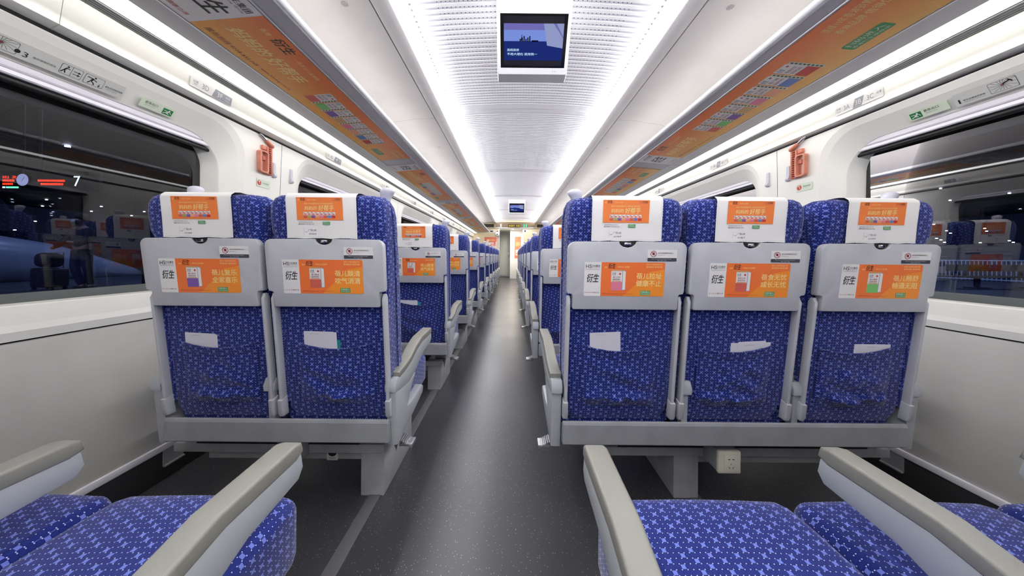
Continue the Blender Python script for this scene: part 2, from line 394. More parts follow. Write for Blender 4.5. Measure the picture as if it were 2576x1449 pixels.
for key, q in SD.items():
    s = q['s']; side = 'left' if s < 0 else 'right'
    xw = lambda z: q['xw'] + q['lean']*max(0, (z-ZS))/0.97
    wall = empty('wall_'+side, (q['xw'], 0, 0), 'structure')
    WO = (q['xw'], 0, 0)
    # lower panel
    m = MB(); m.box(min(q['xw'], q['xw']+s*.04), max(q['xw'], q['xw']+s*.04), Y0, Y1, 0.155, ZS-0.003, 0.004)
    build('lower_panel', m, lowwall, wall, WO)
    m = MB(); a, b_ = sorted((q['xw']-s*0.007, q['xw']+s*0.04)); m.box(a, b_, Y0, Y1, 0.128, 0.156, 0.004)
    build('bottom_trim', m, railwhite, wall, WO)
    m = MB(); a, b_ = sorted((q['xw']-s*0.0, q['xw']+s*0.05)); m.box(a, b_, Y0, Y1, 0.0, 0.13, 0.003)
    o = build('baseboard_'+side, m, skirt_m, None, (q['xw'], 0, 0), kind='structure')
    m = MB(); a, b_ = sorted((q['xw']+s*0.012, q['xw']+s*0.05)); m.box(a, b_, Y0, Y1, ZS-0.008, ZS+0.008)
    build('seam_gap', m, darkgap, wall, WO, smooth=0)
    # window module: rings around a rounded opening
    zt = H + q['c'][1] - 0.004
    oy0, oy1, oz0, oz1 = .225, 1.605, .812, H+.586
    TD = .032
    def ring(y0, y1, z0, z1, r, dep):
        return [(xw(z)+s*(dep+(TD*min(1, max(0, (z-H-.25)/.32)) if dep > .02 else 0)), y, z) for y, z in rrect(y0, y1, z0, z1, r, 8)]

    R3 = ring(0.0015, P-0.0015, ZS+.003, zt, 0.0004, 0.0)
    R2 = ring(.135, 1.70, ZS+.03, zt-.004, [.17, .17, .05, .05], 0.0)
    R2b = ring(.165, 1.668, ZS+.05, zt-.03, [.16, .16, .05, .05], 0.010)
    R1 = ring(oy0, oy1, oz0, oz1, [.15, .15, .05, .05], 0.028)
    R1b = ring(oy0+.004, oy1-.004, oz0+.004, oz1-.002, [.148, .148, .05, .05], 0.034)
    R0 = ring(oy0+.035, oy1-.035, oz0+.006, oz1-.012, [.125, .125, .04, .04], 0.095)
    frame = MB(); frame.solid = False
    for A, B in ((R3, R2), (R2, R2b), (R2b, R1), (R1, R1b), (R1b, R0)):
        frame.loft([A, B], cap=False)
    # back edge turned outward, so the panel has thickness
    G0 = ring(oy0+.035, oy1-.035, oz0+.004, oz1-.012, [.125, .125, .04, .04], 0.090)
    G1 = ring(oy0+.075, oy1-.075, oz0+.030, oz1-.100, [.09, .09, .03, .03], 0.088)
    G2 = ring(oy0+.075, oy1-.075, oz0+.030, oz1-.100, [.09, .09, .03, .03], 0.105)
    G3 = ring(oy0+.03, oy1-.03, oz0-.002, oz1-.006, [.125, .125, .04, .04], 0.105)
    gm = MB(); gm.loft([G0, G1, G2, G3, G0], cap=False)
    gtilt = 0.022
    proto = None
    for k in range(-2, 5):
        yk = -0.035 + P*k
        def fit(mm): return mm
        if proto is None:
            fr_o = build('window_panel', frame, cream, wall, (q['xw'], 0, 0), smooth=28)
            fr_o.location = (0, yk, 0)
            win = empty('window_1' if s < 0 else 'window_8', (q['xw'], yk, 0), 'structure')
            g_o = build('window_frame', gm, black, win, (q['xw'], 0, 0))
            # blind rail: two white ribs above a black roller
            rl = MB()
            def rx(dep, z): return xw(z)+s*dep
            for za, zb, da, db in ((H+.561, H+.586, .062, .11), (H+.540, H+.557, .058, .11)):
                pl = [(rx(da+.004, zb), zb), (rx(da, za+.004), za+.004), (rx(da+.004, za), za), (rx(db, za), za), (rx(db, zb), zb)]
                rl.prism(pl, 'Y', oy0-.02, oy1+.02)
            rl.prism([(rx(.075, H+.565), H+.565), (rx(.075, H+.55), H+.55), (rx(.11, H+.55), H+.55), (rx(.11, H+.565), H+.565)], 'Y', oy0-.018, oy1+.018)
            r_o = build('blind_rail', rl, railwhite, win, (q['xw'], 0, 0))
            rb = MB(); rb.tube([(rx(.075, H+.528), oy0+.02, H+.528), (rx(.075, H+.528), oy1-.02, H+.528)], .011, 14)
            b_o = build('blind_roller', rb, black, win, (q['xw'], 0, 0))
            sg = MB(); sg.box(*sorted((rx(.084, .84), rx(.094, .84))), oy0+.05, oy1-.05, oz0+.002, oz0+.036, .003)
            s_o = build('lower_gasket', sg, gasket, win, (q['xw'], 0, 0))
            gp = MB(); gp.solid = False
            za, zb = oz0+.02, oz1-.075
            xa = rx(.100, za); xb = xa-s*.014
            th = s*0.006
            gp.add([(xa, oy0+.06, za), (xa, oy1-.06, za), (xb, oy1-.06, zb), (xb, oy0+.06, zb)], [[0, 1, 2, 3]])
            p_o = build('pane', gp, glass_m, win, (q['xw'], 0, 0), smooth=0)
            proto = (fr_o, [g_o, r_o, b_o, s_o, p_o]); num = 1
        else:
            c = fr_o.copy(); C.objects.link(c); c.parent = wall; c.location = (0, yk, 0)
            num += 1
            win = empty('window_%d' % (num if s < 0 else num+7), (q['xw'], yk, 0), 'structure')
            for g in proto[1]:
                c = g.copy(); C.objects.link(c); c.parent = win
    # plain wall at both ends of the carriage
    ye = -0.035 + P*5
    m = MB(); m.prism([(xw(ZS), ZS+.003), (xw(zt), zt), (xw(zt)+s*.03, zt), (xw(ZS)+s*.03, ZS+.003)], 'Y', Y0, -0.035-2*P-.0015)
    build('plain_panel', m, cream, wall, WO)
    m = MB(); m.prism([(xw(ZS), ZS+.003), (xw(zt), zt), (xw(zt)+s*.03, zt), (xw(ZS)+s*.03, ZS+.003)], 'Y', ye+.0015, Y1)
    build('plain_panel', m, cream, wall, WO)
    # dark backing of the vertical seams
    sm = MB()
    for k in range(-1, 6):
        yk = -0.035+P*k; sm.box(*sorted((q['xw']+s*.008, q['xw']+s*.03)), yk-.01, yk+.01, ZS, zt)
    build('panel_seams', sm, darkgap, wall, WO, smooth=0)
    # dark gap above the windows, light upper panel with seat numbers
    cx, cz = q['c']; dx, dz = q['d']; ex, ez = q['e']
    m = MB(); m.prism([(cx+s*.004, H+cz-.004), (cx-s*.001, H+cz+.012), (cx+s*.06, H+cz+.03), (cx+s*.06, H+cz-.02)], 'Y', Y0, Y1)
    build('gap_profile', m, darkgap, wall, WO, smooth=0)
    segs = [Y0] + [0.955+P*k for k in range(0, 6) if 0.955+P*k < Y1] + [Y1]
    for ya, yb in zip(segs[:-1], segs[1:]):
        m = MB()
        pts = [(cx-s*.003, H+cz+.006), (dx-s*.001, H+dz-.005), (dx-s*.001, H+dz+.004), (ex, H+ez-.01), (ex+s*.004, H+ez)]
        back = [(x+s*.02, z) for x, z in pts[::-1]]
        m.prism(pts+back, 'Y', ya+.001, yb-.001)
        build('upper_panel', m, cream, wall, WO, smooth=28)
    # grooved aluminium profile between upper panel and light
    m = MB(); e2x, e2z = q['e2']; n = 4
    for i in range(n):
        t0, t1 = i/n, (i+.62)/n
        xa, xb = ex+(e2x-ex)*t0, ex+(e2x-ex)*t1; za, zb = H+ez+(e2z-ez)*t0, H+ez+(e2z-ez)*t1
        m.prism([(xa, za-.002), (xb, zb-.002), (xb+s*.001, zb+.014), (xa+s*.001, za+.014)], 'Y', Y0, Y1)
    m.prism([(ex+s*.01, H+ez+.004), (e2x-s*.01, H+e2z+.004), (e2x-s*.01, H+e2z+.02), (ex+s*.01, H+ez+.02)], 'Y', Y0, Y1)
    build('grooved_profile', m, mat('profile_grey_'+side, (150, 152, 152), 0.4, 0.3), wall, WO)
    # outer skin, so that light stays inside above and below the windows
    m = MB()
    m.box(*sorted((q['xw']+s*.12, q['xw']+s*.14)), Y0, Y1, -.05, .80)
    m.box(*sorted((q['xw']+s*.12, q['xw']+s*.14)), Y0, Y1, H+.56, 2.35)
    build('outer_skin', m, mat('outer_skin_'+side, (60, 62, 70), 0.5), wall, WO, smooth=0)

    # luggage rack: one long thing with shelf modules, edge rail
    rk = empty('luggage_rack', (q['lip'][0], 4.0, H+q['lip'][1]))
    tag(rk, 'grey luggage rack with printed underside running the whole %s side' % side, 'luggage rack', 'luggage racks above the windows')
    RO = (q['lip'][0], 4.0, H+q['lip'][1])
    fx, fz = q['f']; gox, goz = q['go']; gix, giz = q['gi']; lx, lz = q['lip']
    mods = [0.79+P*k for k in range(-3, 6)]
    for k in range(len(mods)):
        ya = max(mods[k], Y0); yb = min(mods[k]+P, 11.1)
        if yb-ya < .2: continue
        m = MB()
        m.prism([(fx-s*.002, H+fz), (gox, H+goz), (gix, H+giz), (lx+s*.02, H+lz-.006), (lx+s*.02, H+lz+.018), (gix, H+giz+.02), (fx-s*.002, H+fz+.03)], 'Y', ya+.002, yb-.002)
        build('shelf_panel', m, rackgrey, rk, RO)
        for gx, gz, dd in ((gox, goz, 1), (gix, giz, -1)):
            fm = MB()   # thin raised border line beside the sheet
            fm.prism([(gx+s*.006*dd, H+gz-.0035), (gx+s*.001*dd, H+gz-.0045), (gx-s*0, H+gz-.001), (gx+s*.006*dd, H+gz-.0005)], 'Y', ya+.01, yb-.01)
            build('sheet_border', fm, lip_m, rk, RO)
    # uplight lying on top of the rack
    m = strip_mesh([(lx+s*.12, H+lz+.035), (lx+s*.22, H+lz+.035)], Y0, 11.0)
    up = empty('rack_uplight', (lx+s*.17, 4, H+lz+.035)); UO = (lx+s*.17, 4, H+lz+.035)
    tag(up, 'hidden soft light on top of the %s luggage rack washing the ceiling' % side, 'ceiling light', 'uplights on the racks')
    build('diffuser', m, uplight_m, up, UO)
    m = MB(); m.box(*sorted((lx+s*.11, lx+s*.23)), Y0, 11.0, H+lz+.018, H+lz+.033); build('housing', m, white_m, up, UO)
    m = MB(); pr = []
    for a in range(0, 360, 30):
        pr.append((lx+.012*math.cos(math.radians(a)), H+lz+.006+.016*math.sin(math.radians(a))))
    m.prism(pr, 'Y', Y0, 11.1); build('edge_rail', m, lip_m, rk, RO)
    # light strip, a thing of its own
    ls = empty('strip_light', ((e2x+fx)/2, 4.0, H+fz)); LO = ((e2x+fx)/2, 4.0, H+fz)
    tag(ls, 'long bright white strip light under the %s luggage rack' % side, 'ceiling light', 'strip lights under the racks')
    m = MB(); m.solid = False
    mid = ((e2x+fx)/2, H+(e2z+fz)/2+.004)
    m = strip_mesh([(e2x-s*.001, H+e2z+.001), (mid[0], mid[1]-.007), (fx+s*.001, H+fz+.001)], Y0, 11.2)
    build('diffuser', m, strip_m, ls, LO)
    m = MB(); m.box(*sorted((e2x, fx)), Y0, 11.2, H+max(e2z, fz)+.008, H+max(e2z, fz)+.03); build('housing', m, white_m, ls, LO)

# ---- ceiling
ceil = empty('ceiling', (XC, 4, 2.2), 'structure'); CO = (XC, 4, 2.2)
for key, q in SD.items():
    s = q['s']; dx, dz = q['dark']
    side = 'left' if s < 0 else 'right'
    for k in range(-3, 6):
        ya = max(0.79+P*k, Y0); yb = min(0.79+P*(k+1), Y1)
        if yb-ya < .1: continue
        m = MB()
        pts = [(dx+s*.003, H+dz), (dx+s*.16, H+dz-.006), (dx+s*.41, H+dz-.045), (dx+s*.62, H+dz-.16), (q['xw']+s*.06, H+.86)]
        m.prism(pts+[(x, z+.02) for x, z in pts[::-1]], 'Y', ya+.0018, yb-.0018)
        o = build('side_panel', m, ceil_m, ceil, CO, smooth=30)
        if k in (0, 1, 2):      # little round grille in the panel
            g = MB(); yg = ya+.98
            for i in range(5):
                for j in range(5):
                    if (i-2)**2+(j-2)**2 < 6:
                        cxg, cyg = dx+s*.13+(i-2)*.007, 1.50+(k*P)+(j-2)*.007
                        g.add([(cxg+.0022*math.cos(a*math.pi/3), cyg+.0022*math.sin(a*math.pi/3), H+dz-.0063) for a in range(6)], [list(range(6))])
            g.solid = False
            build('small_round_grille', g, mat('grille_dark', (110, 108, 110), .6), o, CO, smooth=0)
    # curved lip between the dark joint and the cove light
    m = MB(); m.solid = True
    pts = [(dx-s*.004, H+dz-.001), (dx-s*.03, H+dz-.004), (dx-s*.06, H+dz-.001), (dx-s*.085, H+dz+.01), (dx-s*.098, H+dz+.028)]
    m.prism(pts+[(x+s*.004, z+.012) for x, z in pts[::-1]], 'Y', Y0, Y1)
    build('cove_lip', m, ceil_m, ceil, CO, smooth=60)
    m = MB(); m.box(*sorted((dx-s*.01, dx+s*.012)), Y0, Y1, H+dz+.006, H+dz+.02); build('joint_gap', m, darkgap, ceil, CO, smooth=0)
    cl = empty('cove_light', (dx-s*.11, 4, H+dz+.04)); LO = (dx-s*.11, 4, H+dz+.04)
    tag(cl, 'thin cove light line on the %s edge of the slotted ceiling' % side, 'ceiling light', 'cove lights beside the middle ceiling')
    m = strip_mesh([(dx-s*.099, H+dz+.024), (dx-s*.108, H+dz+.040), (dx-s*.112, H+dz+.068)], Y0, Y1)
    build('diffuser', m, cove_m, cl, LO)
# slotted middle panels
xa, xb = -.593, .823
def middle_panel(ln):
    m = MB(); m.solid = False
    uvs = []
    def quad(p, mi=0, uv=None):
        m.add(p, [[0, 1, 2, 3]], mi); uvs.append(uv or [(0, 9)]*4)
    def zc(x): return H+1.308 + .034*(1-((x-XC)/.71)**2)
    sl, sr, pitch, sw, dep = -.553, .780, .0393, .018, .0045
    n = int((ln-.12)/pitch); y = .002; m0 = (ln-n*pitch)/2
    xs = [xa, sl, -.35, -.1, XC, .34, .58, sr, xb]
    def band(y0, y1, x_i0, x_i1, dz=0.0, mi=0, uvv=False, yc=0):
        for i in range(x_i0, x_i1):
            x0, x1 = xs[i], xs[i+1]
            quad([(x0, y0, zc(x0)+dz), (x1, y0, zc(x1)+dz), (x1, y1, zc(x1)+dz), (x0, y1, zc(x0)+dz)], mi,
                 [(x0, y0-yc), (x1, y0-yc), (x1, y1-yc), (x0, y1-yc)] if uvv else None)
    band(.002, m0, 0, 8)
    for i in range(n):
        ya = m0+i*pitch; yb_ = ya+sw; yc = (ya+yb_)/2; ye_ = m0+(i+1)*pitch
        band(ya, yb_, 0, 1); band(ya, yb_, 7, 8)
        band(ya, yb_, 1, 7, dep, 1, True, yc)
        for j in range(1, 7):
            for yy in (ya, yb_):
                x0, x1 = xs[j], xs[j+1]
                quad([(x0, yy, zc(x0)), (x1, yy, zc(x1)), (x1, yy, zc(x1)+dep), (x0, yy, zc(x0)+dep)])
        for xx in (sl, sr): quad([(xx, ya, zc(xx)), (xx, yb_, zc(xx)), (xx, yb_, zc(xx)+dep), (xx, ya, zc(xx)+dep)])
        band(yb_, ye_, 0, 8)
    band(m0+n*pitch, ln-.002, 0, 8)
    me = bpy.data.meshes.new('slotted_panel')
    me.from_pydata([(x-CO[0], yy, z-CO[2]) for x, yy, z in m.v], [], m.f)
    me.materials.append(ceilw); me.materials.append(slot_m); me.polygons.foreach_set('material_index', m.m)
    ul = me.uv_layers.new(name='UVMap'); i = 0
    for p, u4 in zip(me.polygons, uvs):
        for j, li in enumerate(p.loop_indices): ul.data[li].uv = u4[j]
    return me
ceilw = mat('middle_ceiling_white', (250, 249, 250), 0.4)
pm = middle_panel(P)
for k in range(-2, 6):
    ya = 0.79+P*k
    if ya > Y1-.3: continue
    o = bpy.data.objects.new('slotted_panel', pm if ya+P < Y1 else middle_panel(Y1-ya)); C.objects.link(o); o.parent = ceil; o.location = (0, ya-CO[1], 0)
m = MB(); m.box(-1.6, 1.85, Y0, 14.5, 2.40, 2.43); m.box(-.72, .95, Y0, Y1, 2.345, 2.36)
build('roof_shell', m, white_m, ceil, CO, smooth=0)

# ---- end wall with the doorway, vestibule beyond
EW = 11.3
we = empty('wall_end', (0, EW, 0), 'structure'); WO = (0, EW, 0)
m = MB(); m.box(-1.62, -.486, EW, EW+.06, 0, 2.02, .003); m.box(.406, 1.82, EW, EW+.06, 0, 2.02, .003); m.box(-1.62, 1.82, EW, EW+.06, 2.02, 2.42)
build('beige_panel', m, beige, we, WO, smooth=0)
m = MB(); m.box(-1.1, 1.25, EW-.05, EW, 2.025, 2.05, .003); build('header_rail', m, alu, we, WO)
m = MB(); m.prism([(EW-.18, 2.245), (EW-.03, 2.05), (EW, 2.05), (EW, 2.25)], 'X', -.62, .86); build('header_panel', m, header_m, we, WO, smooth=0)
m = MB()
for xa_, xb_ in ((-1.12, -.68), (.92, 1.36)): m.box(xa_, xb_, EW-.012, EW-.002, H+1.085, H+1.20)
build('opening_shade_panel', m, mat('opening_shade_brown', (48, 38, 30), .5), we, WO, smooth=0)  # flat boards on the wall, dark brown painted as shade of open gaps
m = MB()
for xa_, xb_ in ((-.51, -.475), (.395, .43)): m.box(xa_, xb_, EW-.02, EW+.07, 0, 2.02, .005)
build('door_jamb', m, alu, we, WO)
wb = MB(); wb.box(-1.62, 1.82, 14.42, 14.5, 0, 2.4); build('wall_far', wb, white_m, None, (0, 14.4, 0), smooth=0, kind='structure')
m = MB(); m.box(-.66, -.60, EW+.06, 14.45, 0, 2.4); build('wall_vestibule', m, doorgrey, None, (-.6, 13, 0), smooth=0, kind='structure')
m = MB(); m.box(-.09, .9, 13.25, 13.35, 0, 2.4, .01); build('wall_partition', m, white_m, None, (0, 13.3, 0), kind='structure')
m = MB(); m.box(-.60, .9, EW+.06, 14.45, 2.12, 2.16); build('ceiling_vestibule', m, white_m, None, (0, 13, 2.14), smooth=0, kind='structure')
d1 = empty('door_1', (-.36, 14.40, 0), 'structure')
m = MB(); m.box(-.58, -.11, 14.36, 14.41, .02, 2.06, .004); build('door_leaf', m, doorgrey, d1, (-.36, 14.4, 0))
m = MB(); m.box(-.18, -.15, 14.33, 14.36, .95, 1.15, .004); build('door_handle', m, chrome, d1, (-.36, 14.4, 0))
m = MB(); m.box(-.58, -.11, 14.355, 14.36, .02, .10); build('kick_plate', m, alu, d1, (-.36, 14.4, 0))
for i, (x, y) in enumerate(((-.42, 12.3), (.02, 12.6), (.05, 11.9))):
    l = bpy.data.lights.new('vestibule_downlight', 'AREA'); l.shape = 'DISK'; l.size = .12; l.energy = 15; l.color = (1, .93, .8)
    lo = bpy.data.objects.new('vestibule_lamp', l); C.objects.link(lo); lo.location = (x, y, 2.115)
    e = MB(); e.solid = False; e.add([(x+.05*math.cos(a*math.pi/6), y+.05*math.sin(a*math.pi/6), 2.119) for a in range(12)], [list(range(12))[::-1]])
    tag(build('downlight', e, emis('downlight_glow', (255, 244, 220), 8) if i == 0 else bpy.data.materials['downlight_glow'], None, (x, y, 2.119), smooth=0), 'small round downlight in the vestibule ceiling beyond the doorway', 'ceiling light', 'vestibule downlights')
m = MB(); m.box(-1.62, 1.82, Y0-.06, Y0, 0, 2.4); build('wall_rear', m, cream, None, (0, Y0, 0), smooth=0, kind='structure')

# header display and icons
led_y = emis('led_yellow', (255, 224, 96), 1.2); led_g = emis('led_green', (70, 220, 160), 1.3); led_r = emis('led_red', (255, 50, 20), 2.6); led_w = emis('led_white', (230, 235, 255), 1.6)
hd = Vector((0, -.15, .195)).normalized()
def on_header(p, nm, x, lab, cat):
    o = p.place(nm, (x, EW-.03-.0008, 2.05-.0008), (1, 0, 0), (0, -.15, .195), None, (x, EW-.1, 2.14)); return tag(o, lab, cat)
p = Print({'b': black, 'y': led_y}); p.rect(0, .03, .44, .14, 'b'); p.text('欢迎乘车', .02, .05, .25, .12, 'y', .0006, .02); p.text('3车厢', .28, .05, .42, .12, 'y', .0006, .02)
on_header(p, 'information_display', -.15, 'yellow lettered display above the far doorway', 'display')
p = Print({'g': led_g, 'w': led_w})
for xx in (0.02, .1):
    p.disc(xx, .15, .018, 'g'); p.rect(xx-.024, .05, xx+.024, .125, 'g', 0, .01); p.rect(xx-.014, .015, xx+.014, .05, 'g')
on_header(p, 'toilet_sign', .42, 'glowing green toilet figures on the far header', 'sign')
p = Print({'w': led_w}); p.disc(0, .13, .03, 'w'); p.rect(-.028, .03, .028, .09, 'w', 0, .012)
on_header(p, 'warning_lamp', -.42, 'small pale lit symbol left of the far display', 'sign')
def wallsheet(nm, x0, x1, z0, z1, y, lab, cat, kind_):
    p = Print(inks('white', 'orange', 'red', 'yellow', 'black', 'brick', 'green', 'peach', 'salmon'))
    W, Hh = x1-x0, z1-z0
    if kind_ == 'ad':
        p.rect(0, 0, W, Hh, 'white'); p.rect(.015, .015, W-.015, Hh-.015, 'salmon', .001)
        if W > .45: p.poly([(W*.06, Hh*.08), (W*.30, Hh*.08), (W*.34, Hh*.45), (W*.42, Hh*.62), (W*.36, Hh*.72), (W*.24, Hh*.70), (W*.16, Hh*.48)], 'white', .0015); p.poly([(W*.82, Hh*.08), (W*.97, Hh*.08), (W*.95, Hh*.35), (W*.97, Hh*.5), (W*.90, Hh*.45), (W*.88, Hh*.2)], 'white', .0015)
        p.text('妈妈的好帮手', W*.2, Hh*.55, W*.85, Hh*.75, 'yellow', .002, .01)
        p.rect(W*.2, Hh*.15, W*.75, Hh*.4, 'white', .002); p.rect(W*.25, Hh*.18, W*.7, Hh*.28, 'peach', .003)
    else:
        p.rect(0, 0, W, Hh, 'white'); p.rect(W*.15, Hh*.25, W*.55, Hh*.75, 'black', .001)
    mb0 = MB()
    o = p.place(nm, (x0, y, z0), (1, 0, 0), (0, 0, 1), None, ((x0+x1)/2, y, z0))
    return tag(o, lab, cat)
wallsheet('poster', -1.05, -.565, H+.37, H+.73, EW-.002, 'orange framed poster on beige end wall left of the doorway', 'poster', 'ad')
wallsheet('poster', .10, .40, H-.1, H+.88, 13.247, 'tall orange poster inside the doorway on white partition', 'poster', 'ad')
wallsheet('small_sign', -.86, -.60, 1.86, 1.96, EW-.002, 'small white sign high on end wall above the camera', 'sign', 'x')
wallsheet('small_sign', .44, .56, 1.86, 2.0, EW-.002, 'small square sign just right of the far doorway', 'sign', 'x')
wallsheet('small_sign', .68, .92, H+.40, H+.70, EW-.002, 'black and white framed notice on the end wall right side', 'sign', 'x')
cc = empty('security_camera', (-.55, EW-.06, 1.84)); tag(cc, 'white round security camera beside the far doorway', 'camera')
m = MB(); m.tube([(-.55, EW, 1.9), (-.55, EW-.06, 1.9)], .02, 10); build('bracket', m, black, cc, (-.55, EW-.06, 1.84))
m = MB(); bm = bmesh.new(); bmesh.ops.create_uvsphere(bm, u_segments=14, v_segments=10, radius=.085)
for v in bm.verts: v.co += Vector((-.55, EW-.09, 1.80))
m.bm_add(bm); build('dome', m, white_m, cc, (-.55, EW-.06, 1.84))
m = MB(); m.tube([(-.55, EW-.178, 1.79), (-.55, EW-.16, 1.79)], .022, 10); build('lens', m, black, cc, (-.55, EW-.06, 1.84))

# ================================================================ SEATS
def yb(z): return 1.07 + (.80-z)*.115
UN = {'L': dict(cx=[-1.070, -.645], gaps=[-.857], x0=-1.262, x1=-.445, arms=[(-1.322, -1.282, 'side'), (-.908, -.866, 'mid'), (-.463, -.421, 'side')], aisle=1,
                ped=(-.61, -.513), rail=(-1.365, -.51), strut=(-1.258, -.61), sock=(-.898, -.812), icon=(-.765, -.72), cush=[-1.262, -.857, -.452], handles=[-1.172, -.468]),
      'R': dict(cx=[.396, .819, 1.266], gaps=[.613, 1.053], x0=.190, x1=1.448, arms=[(.148, .190, 'side'), (.625, .665, 'mid'), (1.035, 1.075, 'mid'), (1.470, 1.510, 'side')], aisle=-1,
                ped=(.667, .769), rail=(.335, 1.54), strut=(.769, 1.44), sock=(.778, .864), icon=(.872, .918), cush=[.182, .607, 1.053, 1.452], handles=[.238, 1.375])}

AD = [('蓓儿复乐', '全家喜乐', 'purple', '蓓儿复乐'), ('蓓儿燚清', '吹气消清', 'brick', '蓓儿燚清'), ('蓓儿拉址', '健康不止', 'pink', '蓓儿拉址'), ('蓓食无忧', '成长无忧', 'brick', '蓓食无忧'), ('蓓儿畅舒', '畅通无阻', 'palegreen', '蓓儿畅舒')]

def advert(ad):
    """sheet .277 x .118 stuck on the tray table"""
    p = Print(inks('white', 'orange', 'amber', 'black', 'yellow', 'green', 'maroon', 'red', 'purple', 'brick', 'pink', 'palegreen', 'tan', 'grey'))
    W, Hh = .277, .118
    p.rect(0, 0, .060, Hh, 'white', 0, .004); p.rect(.03, 0, .058, Hh, 'white', .0001)
    p.rect(.058, 0, .20, Hh, 'orange', .0002); p.rect(.15, 0, W, Hh, 'orange', .0001, .005)
    p.poly([(.135, 0), (W-.005, 0), (W, .005), (W, Hh*.8), (.225, Hh*.72)], 'amber', .0003)
    z = .0005
    p.text('HS', .005, Hh-.021, .024, Hh-.008, 'black', z); p.text('衍生集团', .0245, Hh-.017, .052, Hh-.009, 'black', z, .01)
    p.text('Hin Sang Group', .0245, Hh-.0215, .052, Hh-.0185, 'black', z); p.rect(.005, Hh-.0255, .052, Hh-.0245, 'grey', z)
    p.text('衍生', .007, .048, .048, .077, 'black', z, .03, .18)
    p.text('方 兴 未 艾 健康之源', .003, .010, .052, .0145, 'maroon', z)
    p.text('香港', .068, .098, .078, .1035, 'yellow', z); p.text('衍生', .081, .0965, .105, .114, 'black', z, .03, .2)
    p.text('一直关注儿童健康', .111, .099, .155, .105, 'yellow', z)
    p.text('连续10年香港销售领先', .212, .108, .268, .1135, 'yellow', z, .01); p.text('香港品牌·值得信赖', .212, .0995, .268, .1055, 'yellow', z, .01)
    p.text(ad[0], .180, .061, .267, .081, 'yellow', z, .03); p.text(ad[1], .180, .035, .267, .056, 'yellow', z, .03)
    # printed product carton
    p.rect(.093, .020, .131, .092, 'white', z); p.rect(.093, .087, .131, .092, 'tan', z+.0002); p.poly([(.131, .020), (.143, .022), (.143, .088), (.131, .092)], 'grey', z)
    p.poly([(.133, .022), (.1425, .0235), (.1425, .086), (.133, .089)], 'white', z+.0001)
    p.rect(.093, .020, .131, .050, ad[2], z+.0002); p.text('衍生', .096, .073, .109, .083, 'black', z+.0003, .02, .15); p.disc(.123, .078, .0035, 'red', z+.0003)
    p.text(ad[3], .099, .0635, .125, .0695, 'maroon', z+.0003, .02); p.text('固体饮料', .099, .0555, .125, .0615, 'maroon', z+.0003, .02)
    p.rect(.096, .0505, .128, .0535, 'tan', z+.0003)
    p.text('服务热线 4008-833-068   www.hinsang.com.cn', .067, .006, .171, .0105, 'maroon', z)
    p.rect(.196, .004, .231, .020, 'green', z, .001); p.text('扫码进入', .198, .0115, .229, .0185, 'white', z+.0002, .02); p.text('香港衍生旗舰店', .198, .006, .229, .0095, 'white', z+.0002)
    return p
def warnsheet():
    p = Print(inks('white', 'slate', 'maroon', 'black', 'grey'))
    p.rect(0, 0, .101, .041, 'white', 0, .002); p.rect(.0005, .0008, .1005, .013, 'slate', .0002, .0015)
    p.ring(.0205, .0265, .0105, .0018, 'maroon', .0005); p.rect(.0165, .0225, .0245, .0315, 'maroon', .0003, .002); p.line(.0132, .0335, .0278, .0195, .0016, 'maroon', .0005)
    p.text('请勿坐或搁置重物在桌上', .035, .0275, .088, .032, 'black', .0004); p.text('最大承载 10kg', .035, .0205, .060, .0240, 'grey', .0004)
    p.text('Please do not sit or put heavy stuff on this table.', .015, .0075, .083, .0108, 'white', .0005); p.text('Max weight 10kg', .035, .0025, .065, .0055, 'white', .0005)
    return p
